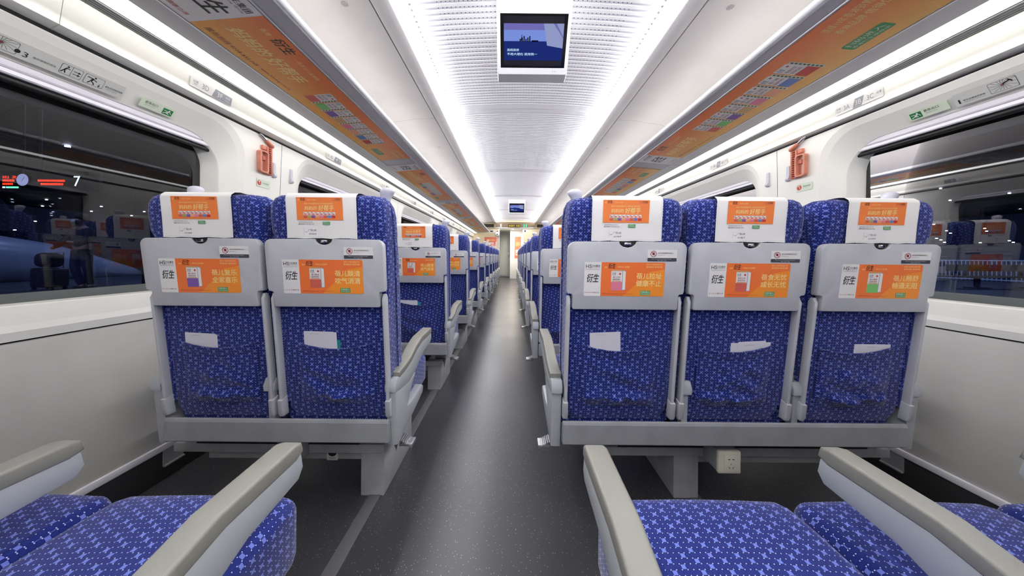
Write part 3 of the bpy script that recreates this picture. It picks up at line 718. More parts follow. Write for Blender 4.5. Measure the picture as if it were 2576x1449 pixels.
def coverprint():
    p = Print(inks('orange2', 'yellow', 'black', 'white', 'green', 'violet', 'red', 'blue', 'brick', 'purple', 'olive', 'peach', 'pink', 'grey'))
    x0, x1, y0, y1 = .037, .194, .062, .138
    p.rect(x0, y0, x1, y1, 'orange2'); z = .0004
    p.text('香港', .042, .127, .049, .131, 'yellow', z); p.text('衍生', .051, .1265, .067, .1365, 'black', z, .03, .15); p.text('一直关注儿童健康', .073, .1275, .104, .1315, 'yellow', z)
    p.text('HS', .158, .129, .168, .135, 'brick', z); p.text('衍生集团', .169, .129, .187, .135, 'black', z, .02); p.rect(.158, .1262, .187, .1274, 'brick', z)
    p.text('连续10年香港销售领先 香港品牌·值得信赖', .064, .114, .162, .120, 'yellow', z, .01)
    p.text('妈妈的', .064, .095, .106, .109, 'yellow', z, .03, .1); p.text('好帮手', .111, .093, .163, .112, 'yellow', z, .03, .1)
    cols = ['brick', 'olive', 'purple', 'peach', 'pink', 'brick', 'blue', 'red']
    for i, c in enumerate(cols):
        a = .060+i*.0137; p.rect(a, .069, a+.0122, .089, 'white', z); p.rect(a, .069, a+.0122, .078, c, z+.0002)
        p.rect(a+.001, .0855, a+.005, .087, 'black', z+.0002); p.rect(a+.002, .0795, a+.010, .0835, 'brick', z+.0002)
    p.text('www.hinsang.com.cn', .042, .0525, .089, .057, 'black', z, .02); p.text('服务热线 4008-833-068', .042, .0465, .094, .0505, 'black', z, .02)
    p.rect(.124, .046, .149, .057, 'green', z); p.text('扫码进入', .1265, .0515, .147, .056, 'white', z+.0002); p.rect(.1265, .0485, .147, .0495, 'white', z+.0002)
    # smiling U emblem and the railway service name
    p.line(.0585, .012, .0585, .034, .0005, 'grey', z)
    for k in range(10):
        a0, a1 = math.radians(200+14*k), math.radians(200+14*(k+1))
        p.line(.0665+.0045*math.cos(a0), .0265+.006*math.sin(a0), .0665+.0045*math.cos(a1), .0265+.006*math.sin(a1), .0011, 'violet' if k > 4 else 'brick', z)
    p.disc(.0628, .0325, .0006, 'violet', z, 8); p.disc(.0695, .0325, .0006, 'violet', z, 8)
    p.text('广铁U彩', .074, .024, .102, .031, 'violet', z, .01); p.text('出行助手', .076, .0125, .102, .0175, 'slate' if 'slate' in p.names else 'black', z)
    for i in range(52):   # stitched border
        p.rect(.004+i*.0045, .0045, .0058+i*.0045, .0052, 'grey', z)
    for i in range(30):
        for xx in (.0045, .2355): p.rect(xx, .008+i*.0045, xx+.0007, .0098+i*.0045, 'grey', z)
    return p

def armrest_upper(x0, x1, mid):
    m = MB()
    top = [(1.105, .515), (1.118, .540), (1.20, .543), (1.27, .553), (1.34, .580), (1.42, .597), (1.57, .601)]
    body = [(1.10, .478)] + [(y, z-.016) for y, z in top] + [(1.592, .578), (1.598, .548), (1.585, .530), (1.47, .520), (1.40, .495), (1.33, .470), (1.26, .472 if mid else .455), (1.16, .468)]
    body[0] = (1.108, .478)
    m.prism(body[::-1], 'X', x0, x1, .005)
    pad = MB(); pt = [(1.135, .541), (1.20, .547), (1.27, .557), (1.34, .584), (1.42, .602), (1.575, .606), (1.592, .600), (1.597, .580)]
    pb = [(1.575, .572), (1.43, .572), (1.35, .556), (1.28, .532), (1.20, .519), (1.14, .517)]
    pad.prism((pt+pb)[::-1], 'X', x0-.0015, x1+.0015, .006, seg=3)
    return m, pad

def make_unit(key, row):
    q = UN[key]; full = row > 0
    ox = (q['x0']+q['x1'])/2; O = (ox, 1.35, 0)
    root = empty('double_seat' if key == 'L' else 'triple_seat', O)
    rec = 0 if full else math.radians(25)
    def R(mb):
        if rec:
            c, s_ = math.cos(rec), math.sin(rec); py, pz = 1.17, .42
            mb.xf(lambda p: (p.x, py+(p.y-py)*c-(p.z-pz)*s_, pz+(p.y-py)*s_+(p.z-pz)*c))
        return mb
    nseat = len(q['cx'])
    for i, cx in enumerate(q['cx']):
        hwk = .198 if i != 2 else .200
        # backrest cushion: rounded sections stacked up the leaning back
        lv = [(.365, .170, .175, .034, .10), (.405, .190, .192, .024, .125), (.55, .195, .202, .026, .140), (.80, .197, .206, .026, .138), (.99, .199, .209, .024, .132), (1.035, .200, .211, .014, .130),
              (1.06, .202, .213, .006, .128), (1.12, .202, .212, .004, .126), (1.155, .198, .208, .006, .118), (1.175, .190, .200, .014, .104), (1.186, .176, .186, .028, .086), (1.190, .150, .160, .044, .068)]
        rings = []
        for z, hr, hf, dr, df in lv:
            yr, yf = yb(z)+dr, yb(z)+df; pts = []
            cr = min(.016 if z < .9 else .024 if z < 1.03 else .035, (yf-yr)*.45)
            for a in range(0, 91, 18):   # rear left corner, then rear right, then front
                a_ = math.radians(a); pts.append((cx-hr+cr-cr*math.cos(a_), yr+cr-cr*math.sin(a_), z))
            for fx_ in (-.5, 0, .5): pts.append((cx+fx_*(hr-cr), yr, z))
            for a in range(0, 91, 18):
                a_ = math.radians(90-a); pts.append((cx+hr-cr+cr*math.cos(a_), yr+cr-cr*math.sin(a_), z))
            for a in range(0, 91, 18):
                a_ = math.radians(a); pts.append((cx+hf-cr+cr*math.cos(a_), yf-cr+cr*math.sin(a_), z))
            for fx_ in (.5, 0, -.5): pts.append((cx+fx_*(hf-cr), yf-(.012 if fx_ == 0 else .006), z))
            for a in range(0, 91, 18):
                a_ = math.radians(90-a); pts.append((cx-hf+cr-cr*math.cos(a_), yf-cr+cr*math.sin(a_), z))
            rings.append(pts)
        m = MB(); m.loft(rings); back = build('backrest', R(m), fabric, root, O, smooth=60, uv=True)
        # piping down the side seam
        for sg in (-1, 1):
            m = MB(); m.tube([(cx+sg*(hr_+(.004 if z < 1.15 else 0)), yb(z)+(dr+df)/2+.006, z) for z, hr_, hf, dr, df in [(l[0], (l[1]+l[2])/2, l[2], l[3], l[4]) for l in lv[1:10]]], .0025, 6)
            build('piping', R(m), fabric, back, O, uv=True)
        # white cover over the head end
        m = MB(); prof = [(yb(1.036)-.0055, 1.036), (yb(1.10)-.0025, 1.10), (yb(1.172)-.0015, 1.172), (yb(1.18)+.003, 1.182), (yb(1.188)+.016, 1.1915), (yb(1.19)+.036, 1.1955), (yb(1.19)+.07, 1.195), (yb(1.186)+.09, 1.189), (yb(1.175)+.108, 1.178), (yb(1.12)+.131, 1.12), (yb(1.0)+.136, 1.0)]
        hw = .120
        vs = []; nx = 8
        for j, (yy, zz) in enumerate(prof):
            for k in range(nx+1):
                t = k/nx; vs.append((cx-.005-hw+2*hw*t, yy - .0012, zz + (.0012*math.sin(k*2.1+cx*9) if j == 0 else 0)))
        fs = [[j*(nx+1)+k, j*(nx+1)+k+1, (j+1)*(nx+1)+k+1, (j+1)*(nx+1)+k] for j in range(len(prof)-1) for k in range(nx)]
        m.add(vs, fs); m.solid = False
        cov = build('headrest_cover', R(m), cover_m, root, O, smooth=60)
        if full:
            p = coverprint()
            # the print follows the hanging rear face of the cover
            def hang(v): return Vector((v.x, yb(v.z) + (-.0055+.003*(v.z-1.036)/.064 if v.z < 1.10 else -.0025+.001*(v.z-1.10)/.072) - .0026 + v.y, v.z))
            p.place('cover_print', (cx-.005-.120, 0, 1.036), (1, 0, 0), (0, 0, 1), cov, O, fn=hang)
            # tray table with notch for the catch and stepped lower corners
            ol = rrect(cx-.203, cx+.203, .853, 1.033, [.024, .024, .012, .012], 6)
            top = ol[:7]; tl = ol[7:14]
            notch = [(cx+.030*math.cos(math.radians(a)), 1.034-.020*math.sin(math.radians(a))) for a in range(0, 181, 20)]
            poly = top + notch + tl + [(cx-.203, .862), (cx-.200, .853), (cx-.188, .851), (cx-.184, .846), (cx-.184, .803), (cx-.180, .797), (cx+.180, .797), (cx+.184, .803), (cx+.184, .846), (cx+.188, .851), (cx+.200, .853), (cx+.203, .862)]
            m = MB(); m.prism([(a, b__) for a, b__ in poly], 'Y', -.012, .014, .003)
            m.xf(lambda v: (v.x, v.y+yb(v.z), v.z)); tray = build('tray_table', m, seatgrey, root, O)
            lt = MB(); lt.prism([(cx+.028*math.cos(math.radians(a)), 1.036-.018*math.sin(math.radians(a))) for a in range(0, 181, 20)], 'Y', yb(1.03)-.004, yb(1.03)+.012)
            build('catch', lt, black, tray, O)
            lt = MB(); lt.box(cx-.012, cx+.012, yb(1.03)-.009, yb(1.03)-.003, 1.021, 1.031, .002); build('catch_tongue', lt, chrome, tray, O)
            gi = i if key == 'L' else i+2
            flat = lambda v: Vector((v.x, yb(v.z)-.0125 + v.y, v.z))
            ax = {0: -.146, 1: -.146, 2: -.146, 3: -.138, 4: -.130}[gi]
            advert(AD[gi]).place('advertising_sticker', (cx+ax, 0, .845), (1, 0, 0), (0, 0, 1), tray, O, fn=flat)
            warnsheet().place('warning_sticker', (cx+.068, 0, .966), (1, 0, 0), (0, 0, 1), tray, O, fn=flat)
            # folding arms of the tray
            for sg in (-1, 1):
                a, b_ = sorted((cx+sg*.189, cx+sg*.201)); m = MB()
                pl = []
                for zz in (.44, .55, .70, .80, .825, .838, .843): pl.append((yb(zz)-.006+(.008 if zz > .835 else 0), zz))
                for zz in (.843, .83, .80, .76, .55, .44): pl.append((yb(zz)+(.014 if zz > .835 else .022), zz))
                m.prism(pl, 'X', a, b_, .003); build('tray_arm', m, seatgrey, root, O)
                fs_ = MB(); a, b_ = sorted((cx+sg*.184, cx+sg*.201)); fs_.prism([(yb(.43)+.018, .43), (yb(.80)+.018, .80), (yb(.80)+.062, .80), (yb(.43)+.062, .43)], 'X', a, b_); build('side_liner', fs_, fabric, root, O, smooth=0, uv=True)
                m = MB(); pl = [(yb(.39)-.006, .385), (yb(.40)-.011, .395), (yb(.45)-.012, .448), (yb(.45)+.018, .457), (yb(.39)+.022, .385)]
                a, b_ = sorted((cx+sg*.186, cx+sg*.206)); m.prism(pl, 'X', a, b_, .005); build('arm_clip', m, seatgrey, root, O)
            # elasticated pocket, sagging and creased
            m = MB(); nx, nz_ = 30, 26; vs = []; sd = gi*7.3
            for jz in range(nz_+1):
                for jx in range(nx+1):
                    u, v = jx/nx, jz/nz_
                    ztop = .655 - .020*math.sin(math.pi*u) + (.012*(u-.5) if gi in (3, 4) else 0)
                    zz = .425 + (ztop-.425)*v; xx = cx + .135*(2*u-1)
                    edge = math.sin(math.pi*u)**.5
                    nb = noise.noise(Vector((xx*9+sd, zz*26+xx*12, sd)))*.55 + noise.noise(Vector((xx*16+sd, zz*52-xx*20, 4.2)))*.35
                    bul = .012*edge*math.sin(math.pi*min(1, v*1.05+.08)) + .032*nb*edge*(1-v*.55) + .030*edge*math.exp(-((v-.16)/.07)**2)*(.6+.8*noise.noise(Vector((xx*20+sd, 1, 1))))
                    if v > .9: bul = max(bul, .007*edge)+.002
                    vs.append((xx, yb(zz)+.0215-max(.0035*edge, bul)*(1 if v > 0 else 0), zz))
            fs = [[a*(nx+1)+b__, a*(nx+1)+b__+1, (a+1)*(nx+1)+b__+1, (a+1)*(nx+1)+b__] for a in range(nz_) for b__ in range(nx)]
            m.add(vs, fs); m.solid = False
            pk = build('pocket', m, fabric, root, O, smooth=70, uv=True)
            hb = MB(); hb.tube([(cx+.135*(2*t/12-1), vs[nz_*(nx+1)+int(t/12*nx)][1], vs[nz_*(nx+1)+int(t/12*nx)][2]) for t in range(13)], .0032, 6)
            hb.tube([(cx+.133*(2*t/12-1), vs[(nz_-3)*(nx+1)+int(t/12*nx)][1]-.001, vs[(nz_-3)*(nx+1)+int(t/12*nx)][2]) for t in range(13)], .0016, 5)
            build('pocket_hem', hb, fabric, pk, O, uv=True)
        # seat cushion
        xa_, xb_ = q['cush'][i]+.004, q['cush'][i+1]-.004; rings = []
        for yy, ztop, zbot, ins in ((1.16, .440, .35, .004), (1.22, .450, .325, 0), (1.40, .456, .315, 0), (1.57, .457, .31, 0), (1.62, .455, .312, .002), (1.638, .450, .316, .008), (1.650, .440, .322, .018), (1.656, .424, .332, .030)):
            rings.append([(x, yy, z + (.003*math.cos((x-(xa_+xb_)/2)/(xb_-xa_)*math.pi) if z > .40 else 0)) for x, z in rrect(xa_+ins, xb_-ins, zbot, ztop, [.026, .026, .02, .02], 6)])
        # add midpoints on the top edge for the crown
        rr2 = []
        for rg in rings:
            a, b_ = rg[6], rg[7]; mid = [(a[0]+(b_[0]-a[0])*t, a[1], a[2]+(.004*math.sin(math.pi*t))) for t in (.2, .4, .6, .8)]
            rr2.append(rg[:7]+mid+rg[7:])
        m = MB(); m.loft(rr2); build('seat_cushion', m, fabric, root, O, smooth=55, uv=True)
    # armrests
    for x0, x1, kind_ in q['arms']:
        m, pad = armrest_upper(x0, x1, kind_ == 'mid')
        ar = build('armrest', m, armgrey, root, O); build('armrest_pad', pad, padgrey, ar, O, smooth=50)
        m = MB()
        if kind_ == 'mid':
            cxm = (x0+x1)/2; m.prism([(1.125, .36), (1.118, .478), (1.17, .475), (1.165, .36)], 'X', cxm-.012, cxm+.012, .003)
            build('armrest_post', m, armgrey, root, O)
        else:
            pl = [(1.115, .478), (1.16, .470), (1.26, .456), (1.345, .462), (1.315, .44), (1.27, .40), (1.245, .362), (1.33, .358), (1.44, .368), (1.462, .355), (1.455, .325), (1.40, .312), (1.315, .296), (1.25, .288), (1.163, .268), (1.135, .270)]
            m.prism(pl[::-1], 'X', x0+.002, x1-.002, .005); build('side_panel', m, armgrey, root, O)
    # cross beam, carriage, rails, pedestal
    m = MB(); m.prism([(1.104, .294), (1.099, .299), (1.099, .368), (1.102, .376), (1.109, .379), (1.118, .372), (1.15, .350), (1.16, .294)], 'X', q['x0'], q['x1'], .003); build('cross_beam', m, beamgrey, root, O, smooth=18)
    m = MB(); m.box(q['x0']+.02, q['x1']-.02, 1.17, 1.60, .27, .325, .01); build('seat_pan', m, black, root, O)
    m = MB(); m.box(q['rail'][0]+.10, q['rail'][1]-.10, 1.22, 1.50, .215, .275); build('turntable', m, black, root, O)
    m = MB(); m.box(q['rail'][0], q['rail'][1], 1.225, 1.275, .176, .212, .004); build('rear_rail', m, pedgrey, root, O)
    m = MB(); m.box(q['rail'][0], q['rail'][1], 1.50, 1.55, .176, .212, .004); build('front_rail', m, pedgrey, root, O)
    m = MB(); m.box(q['strut'][0], q['strut'][1], 1.262, 1.30, .128, .176, .003); build('lower_strut', m, pedgrey, root, O)
    m = MB(); px0, px1 = q['ped']
    m.prism([(1.235, 0), (1.571, 0), (1.571, .20), (1.48, .20), (1.385, .067), (1.32, .176), (1.235, .176)][::-1], 'X', px0, px1, .004)
    build('pedestal', m, pedgrey, root, O)
    m = MB(); m.prism([(1.33, .16), (1.385, .07), (1.47, .16)], 'X', px0+.01, px1-.012); build('pedestal_filler', m, skirt_m, root, O, smooth=0)
    # socket and its pictogram
    s0, s1 = q['sock']
    m = MB(); m.box(s0+.002, s1-.002, 1.145, 1.262, .176, .255, .003); sb = build('socket_box', m, pedgrey, root, O)
    m = MB(); m.box(s0, s1, 1.130, 1.147, .173, .258, .006, seg=3); m.box(s0+.020, s1-.014, 1.1275, 1.131, .181, .248, .001); build('socket_plate', m, sock_m, sb, O)
    p = Print(inks('black')); cxs = (s0+s1)/2+.003
    for dx_, dz_ in ((-.008, .014), (.008, .014)):
        p.rect(dx_-.004, dz_-.0012, dx_+.004, dz_+.0012, 'black', 0, .001); p.disc(dx_*.9, dz_, .0022, 'black')
    p.rect(-.0009, -.006, .0009, 0, 'black'); p.line(-.009, -.014, -.005, -.020, .002, 'black'); p.line(.009, -.014, .005, -.020, .002, 'black')
    p.place('socket_holes', (cxs, 1.1272, .216), (1, 0, 0), (0, 0, 1), sb, O)
    p = Print(inks('label', 'black')); p.rect(0, 0, .046, .052, 'label'); p.disc(.023, .034, .0185, 'black', .0003); p.rect(.012, .036, .020, .0375, 'label', .0005); p.rect(.027, .030, .035, .0315, 'label', .0005); p.text('电源插座', .009, .006, .037, .012, 'black', .0003)
    p.place('socket_pictogram', (q['icon'][0], 1.2615, .124), (1, 0, 0), (0, 0, 1), root, O)
    # ribbed pedal on the aisle side
    ax = q['arms'][-1][1] if key == 'L' else q['arms'][0][0]; sg = q['aisle']
    if key == 'L': ax = -.42
    m = MB(); m.tube([(ax-sg*.05, 1.19, .262), (ax-sg*.01, 1.21, .258)], .006, 8)
    px_ = ax-sg*.012
    def ped(v): return v
    for k in range(8):
        a = (px_+sg*.0065*k); zz = .262-.0016*k-.00025*k*k
        m.box(min(a, a+sg*.0045), max(a, a+sg*.0045), 1.17, 1.222, zz-.005, zz+.003, .0015)
    m.box(min(px_, px_+sg*.052), max(px_, px_+sg*.052), 1.172, 1.22, .240, .250, .002)
    build('pedal', m, alu, root, O)
    # grab handles at the top corners
    if full:
        for hx in q['handles']:
            m = MB(); yh = yb(1.19)+.085
            prof = [(1.150, .018, .010), (1.186, .019, .011), (1.197, .022, .014), (1.205, .0255, .017), (1.213, .0275, .019), (1.220, .025, .018), (1.2255, .018, .013), (1.228, .008, .006)]
            rings = []
            for k, (zz, rx_, ry_) in enumerate(prof):
                off = (.004*k if k < 5 else .016)*(1 if hx > q['cx'][0] and key == 'L' and hx > -.6 else 1)
                rings.append([(hx+off*.6*(1 if key == 'L' and hx < -.9 else -1 if key == 'R' and hx < .5 else 1)+rx_*math.cos(2*math.pi*a/14), yh+ry_*math.sin(2*math.pi*a/14), zz) for a in range(14)])
            m.loft(rings); build('grab_handle', m, handle_m, root, O, smooth=60)
    return root, O

ordn = ['first', 'second', 'third', 'fourth', 'fifth', 'sixth', 'seventh', 'eighth', 'ninth', 'tenth']
for key in ('L', 'R'):
    sidew = 'left' if key == 'L' else 'right'; kindw = 'double' if key == 'L' else 'triple'
    r0, O = make_unit(key, 0); r0.location = (O[0], O[1]-.98, 0)
    tag(r0, 'nearest blue %s seat, only cushions and armrests in view at lower %s' % (kindw, sidew), 'seat', 'blue seats in rows')
    proto, O = make_unit(key, 1)
    for k in range(10):
        if k == 0:
            lab = 'blue star patterned %s seat seen whole from behind, %s of aisle' % (kindw, sidew)
            tag(proto, lab, 'seat', 'blue seats in rows')
        else:
            lab = 'blue %s seat %s of the aisle, %s row counting from the nearest whole one' % (kindw, sidew, ordn[k])
            dup(proto, (O[0], O[1]+.98*k, 0), lab, 'blue seats in rows')

# papers tucked in the pockets
def sheet(cx, w, zt, tilt, dy, lab, m_=None, row=0, mark=True, grp='papers in the seat pockets'):
    m = MB(); y0 = yb(zt)+.0232+dy*.25
    h = .13
    m.box(-w/2, w/2, -.0003, .0003, -h, 0)
    c, s_ = math.cos(tilt), math.sin(tilt)
    m.xf(lambda v: (cx+v.x*c-v.z*s_, y0+(-.115)*(v.x*s_+v.z*c)+v.y + row*.98, zt+v.x*s_+v.z*c))
    mats = [m_ or paper_m]
    if mark:
        p = Print(inks('grey'))
        p.mb = m; p.names = ['paper', 'grey']; mats.append(ink['grey'])
        for i in range(5):
            a = -w*.28+i*w*.06
            pts = [(a, -.0009, -.010), (a+w*.04, -.0009, -.010), (a+w*.04, -.0009, -.0085), (a, -.0009, -.0085)]
            m.add([(cx+x*c-z*s_, y0-.115*(x*s_+z*c)+y+row*.98, zt+x*s_+z*c) for x, y, z in pts], [[0, 1, 2, 3]], 1)
    o = build('paper_sheet', m, mats, None, (cx, y0+row*.98, zt-.12), smooth=0); return tag(o, lab, 'paper', grp)
def PX(x, y=1.098): return (x-1288)*y/FY
sheet(PX(500), .112, .690, -.05, 0, 'white folded paper in pocket of the seat nearest the left wall')
sheet(PX(503), .112, .686, -.04, .003, 'second white sheet behind the first in left wall seat pocket', mark=False)
sheet(PX(800), .108, .700, -.02, 0, 'white paper in pocket of the left aisle seat')
sheet(PX(806), .112, .697, .0, .003, 'back white sheet beside the teal card, left aisle seat pocket', mark=False)
sheet(PX(822), .09, .668, .0, .006, 'teal card edge behind papers in left aisle seat pocket', teal, mark=False)
sheet(PX(1525), .112, .706, .05, 0, 'large white paper standing tall in right aisle seat pocket')
sheet(PX(1905), .120, .672, .03, 0, 'front white paper in pocket of the middle seat')
sheet(PX(1885), .112, .670, .01, .003, 'middle white paper in pocket of the middle seat', mark=False)
sheet(PX(1900), .10, .676, .06, .006, 'rear white paper in pocket of the middle seat', mark=False)
sheet(PX(2213), .112, .668, .02, 0, 'front white paper in pocket of the right window seat')
sheet(PX(2206), .114, .668, .0, .003, 'middle white paper in pocket of the right window seat', mark=False)
sheet(PX(2200), .112, .669, .0, .006, 'rear white paper in pocket of the right window seat', mark=False)
sheet(-.725, .15, .672, -.02, 0, 'white paper in second row left aisle seat pocket', row=1, mark=False)
sheet(-.69, .12, .659, 0, .004, 'teal card beside paper in second row left aisle pocket', teal, row=1, mark=False)

# ================================================================ OVERHEAD SCREENS
def tv(dy, lab):
    O = (.102, 1.6+dy, H+1.0); r = empty('ceiling_screen', O)
    m = MB(); m.prism([(1.66, H+1.0), (1.74, H+1.0), (1.82, H+1.30), (1.50, H+1.30), (1.498, H+1.245)], 'X', -.088, .292, .008, seg=3)
    m.xf(lambda v: (v.x, v.y+dy, v.z)); build('housing', m, white_m, r, O)
    # front plane
    A = Vector((0, 1.498+dy, H+1.245)); B = Vector((0, 1.66+dy, H+1.0)); U = (A-B).normalized(); L = (A-B).length
    O2 = B + Vector((-.088, 0, 0))
    sky = emis('screen_sky', (128, 152, 232), .75); sea = emis('screen_sea', (38, 56, 140), .55); pale = emis('screen_pale', (158, 168, 214), .7); dk = emis('screen_dark', (20, 24, 60), .4); wt = emis('screen_text', (190, 225, 250), 1.0); band = emis('screen_violet', (132, 128, 210), .6)
    glossb = mat('screen_bezel', (10, 10, 14), .12); grn = mat('letterbox', (22, 20, 30), .25)
    p = Print({'b': glossb, 'g': grn, 'sky': sky, 'sea': sea, 'pale': pale, 'dk': dk, 'wt': wt, 'band': band})
    sc = L/.294
    def r_(a, b_, c, d, k, z): p.rect(a, b_*sc, c, d*sc, k, z)
    r_(.018, .030, .362, .262, 'b', .0004); r_(.036, .040, .344, .252, 'g', .0008)
    r_(.036, .064, .344, .222, 'sky', .0012); r_(.036, .195, .344, .222, 'band', .0014); r_(.036, .064, .344, .148, 'sea', .0014)
    p.poly([(.262, .130*sc), (.344, .118*sc), (.344, .222*sc), (.24, .222*sc)], 'pale', .0016)
    p.poly([(.29, .222*sc), (.344, .16*sc), (.344, .165*sc), (.305, .222*sc)], 'band', .0018)
    p.rect(.18, .145*sc, .215, .152*sc, 'dk', .0018)
    for i in range(6): p.rect(.118+i*.010, .145*sc, .124+i*.010, (.158+.006*((i*7) % 3))*sc, 'dk', .0018)
    p.line(.126, .15*sc, .130, .176*sc, .003, 'dk', .0018)
    p.text('高档装修', .053, .104*sc, .116, .116*sc, 'wt', .002, .02); p.text('不用大理石 就用简一', .053, .086*sc, .212, .098*sc, 'wt', .002, .02)
    for i in range(2): p.disc(.300+i*.012, .014, .0015, 'b', .002, 8)
    p.place('screen', O2, (1, 0, 0), U, r, O)
    tag(r, lab, 'screen', 'ceiling screens')
tv(0, 'large ceiling screen in white housing showing a blue seascape, nearest')
tv(5.43, 'small distant ceiling screen hanging above the aisle')

# ================================================================ RACK POSTERS
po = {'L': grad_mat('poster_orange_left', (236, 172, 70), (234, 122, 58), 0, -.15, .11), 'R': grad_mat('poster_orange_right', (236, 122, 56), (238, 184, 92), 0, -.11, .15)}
def rack_poster(key):
    q = SD[key]; s = q['s']
    L, Wd = 1.80, abs(q['gi'][0]-q['go'][0])*.97
    i_ = inks('white', 'yellow', 'black', 'green', 'mint', 'maroon', 'red', 'brick', 'purple', 'olive', 'peach', 'pink', 'blue', 'palegreen', 'tan'); i_['bg'] = po[key]
    p = Print(i_); z = .0006
    w0 = .19
    p.rect(0, 0, w0, Wd, 'white'); p.rect(w0, 0, L, Wd, 'bg', .0002)
    p.text('衍生', .03, Wd*.36, w0-.03, Wd*.68, 'black', z, .03, .15); p.text('HS 衍生集团', .05, Wd*.82, w0-.015, Wd*.92, 'black', z, .02)
    p.text('Hin Sang Group', .08, Wd*.765, w0-.015, Wd*.80, 'black', z); p.text('方兴未艾 健康之源', .025, Wd*.07, w0-.03, Wd*.13, 'brick', z)
    a = w0
    p.text('香港', a+.055, Wd*.77, a+.095, Wd*.85, 'yellow', z, .01); p.text('衍生', a+.11, Wd*.74, a+.205, Wd*.93, 'black', z, .03, .15); p.text('一直关注儿童健康', a+.235, Wd*.77, a+.40, Wd*.84, 'yellow', z)
    p.text('妈妈的', a+.04, Wd*.34, a+.20, Wd*.56, 'yellow', z, .035, .15); p.text('好帮手', a+.215, Wd*.34, a+.40, Wd*.62, 'yellow', z, .035, .15)
    p.text('服务热线:4008-833-068', a+.03, Wd*.08, a+.26, Wd*.17, 'maroon', z, .01); p.text('www.hinsang.com.cn', a+.28, Wd*.08, a+.46, Wd*.15, 'maroon', z)
    cols = ['brick', 'palegreen', 'purple', 'tan', 'pink', 'peach', 'blue', 'red']
    names = ['蓓儿拉址', '蓓儿畅舒', '蓓儿复乐', '蓓儿佳', '蓓儿康', '蓓儿燚清', '蓓儿睡', '蓓食无忧']
    bx = a+.52
    KW = Wd*1.14
    for i, c in enumerate(cols):
        x0 = bx+i*.090
        p.rect(x0, KW*.20, x0+.066, KW*.66, 'white', z); p.rect(x0, KW*.20, x0+.066, KW*.37, c, z+.0004); p.rect(x0+.067, KW*.18, x0+.083, KW*.64, 'mint', z)
        p.text('衍生', x0+.005, KW*.56, x0+.030, KW*.64, 'black', z+.0006, .02, .1); p.disc(x0+.052, KW*.60, .006, 'red', z+.0006, 12)
        p.text(names[i], x0+.008, KW*.475, x0+.058, KW*.53, 'maroon', z+.0006, .01); p.text('固体饮料', x0+.008, KW*.40, x0+.058, KW*.455, 'maroon', z+.0006, .01)
        for j in range(8): p.rect(x0+.071, KW*(.20+j*.055), x0+.079, KW*(.235+j*.055), 'black', z+.0004)
    p.text('连续10年香港销售领先', a+1.40, Wd*.76, L-.02, Wd*.88, 'yellow', z, .02); p.text('香港品牌·值得信赖', a+1.40, Wd*.60, L-.02, Wd*.71, 'yellow', z, .02)
    p.rect(a+1.33, Wd*.17, a+1.47, Wd*.36, 'green', z, .01); p.text('扫码进入', a+1.34, Wd*.26, a+1.46, Wd*.34, 'mint', z+.0004, .02); p.text('香港衍生旗舰店', a+1.34, Wd*.19, a+1.46, Wd*.24, 'mint', z+.0004)
    gi, go = q['gi'], q['go']; U = Vector((gi[0]-go[0], 0, gi[1]-go[1])); Rr = Vector((0, 1 if key == 'L' else -1, 0))
    O = Vector((go[0]-s*.004, .92 if key == 'L' else 2.745, H+go[1]-.0022)); mid = (O.x, O.y, O.z)
    # local frame: x across so that the print gradient follows the sheet
    o = p.place('advertising_poster', O, Rr, U, None, ((go[0]+gi[0])/2, O.y, H+go[1]))
    return o
for key in ('L', 'R'):
    side = 'left' if key == 'L' else 'right'
    o = rack_poster(key); base = o.location.copy()
    tag(o, 'orange advertising poster under the %s luggage rack, nearest and largest' % side, 'poster', 'posters under the luggage racks')
    for k in range(1, 5):
        c = o.copy(); C.objects.link(c); c.location = base + Vector((0, P*k, 0))
        c['label'] = 'orange poster under the %s luggage rack, %s from the nearest' % (side, ordn[k])
    if key == 'R' or True:
        c = o.copy(); C.objects.link(c); c.location = base + Vector((0, -P, 0))
        c['label'] = 'orange poster under the %s rack overhead, cut off by the picture top' % side

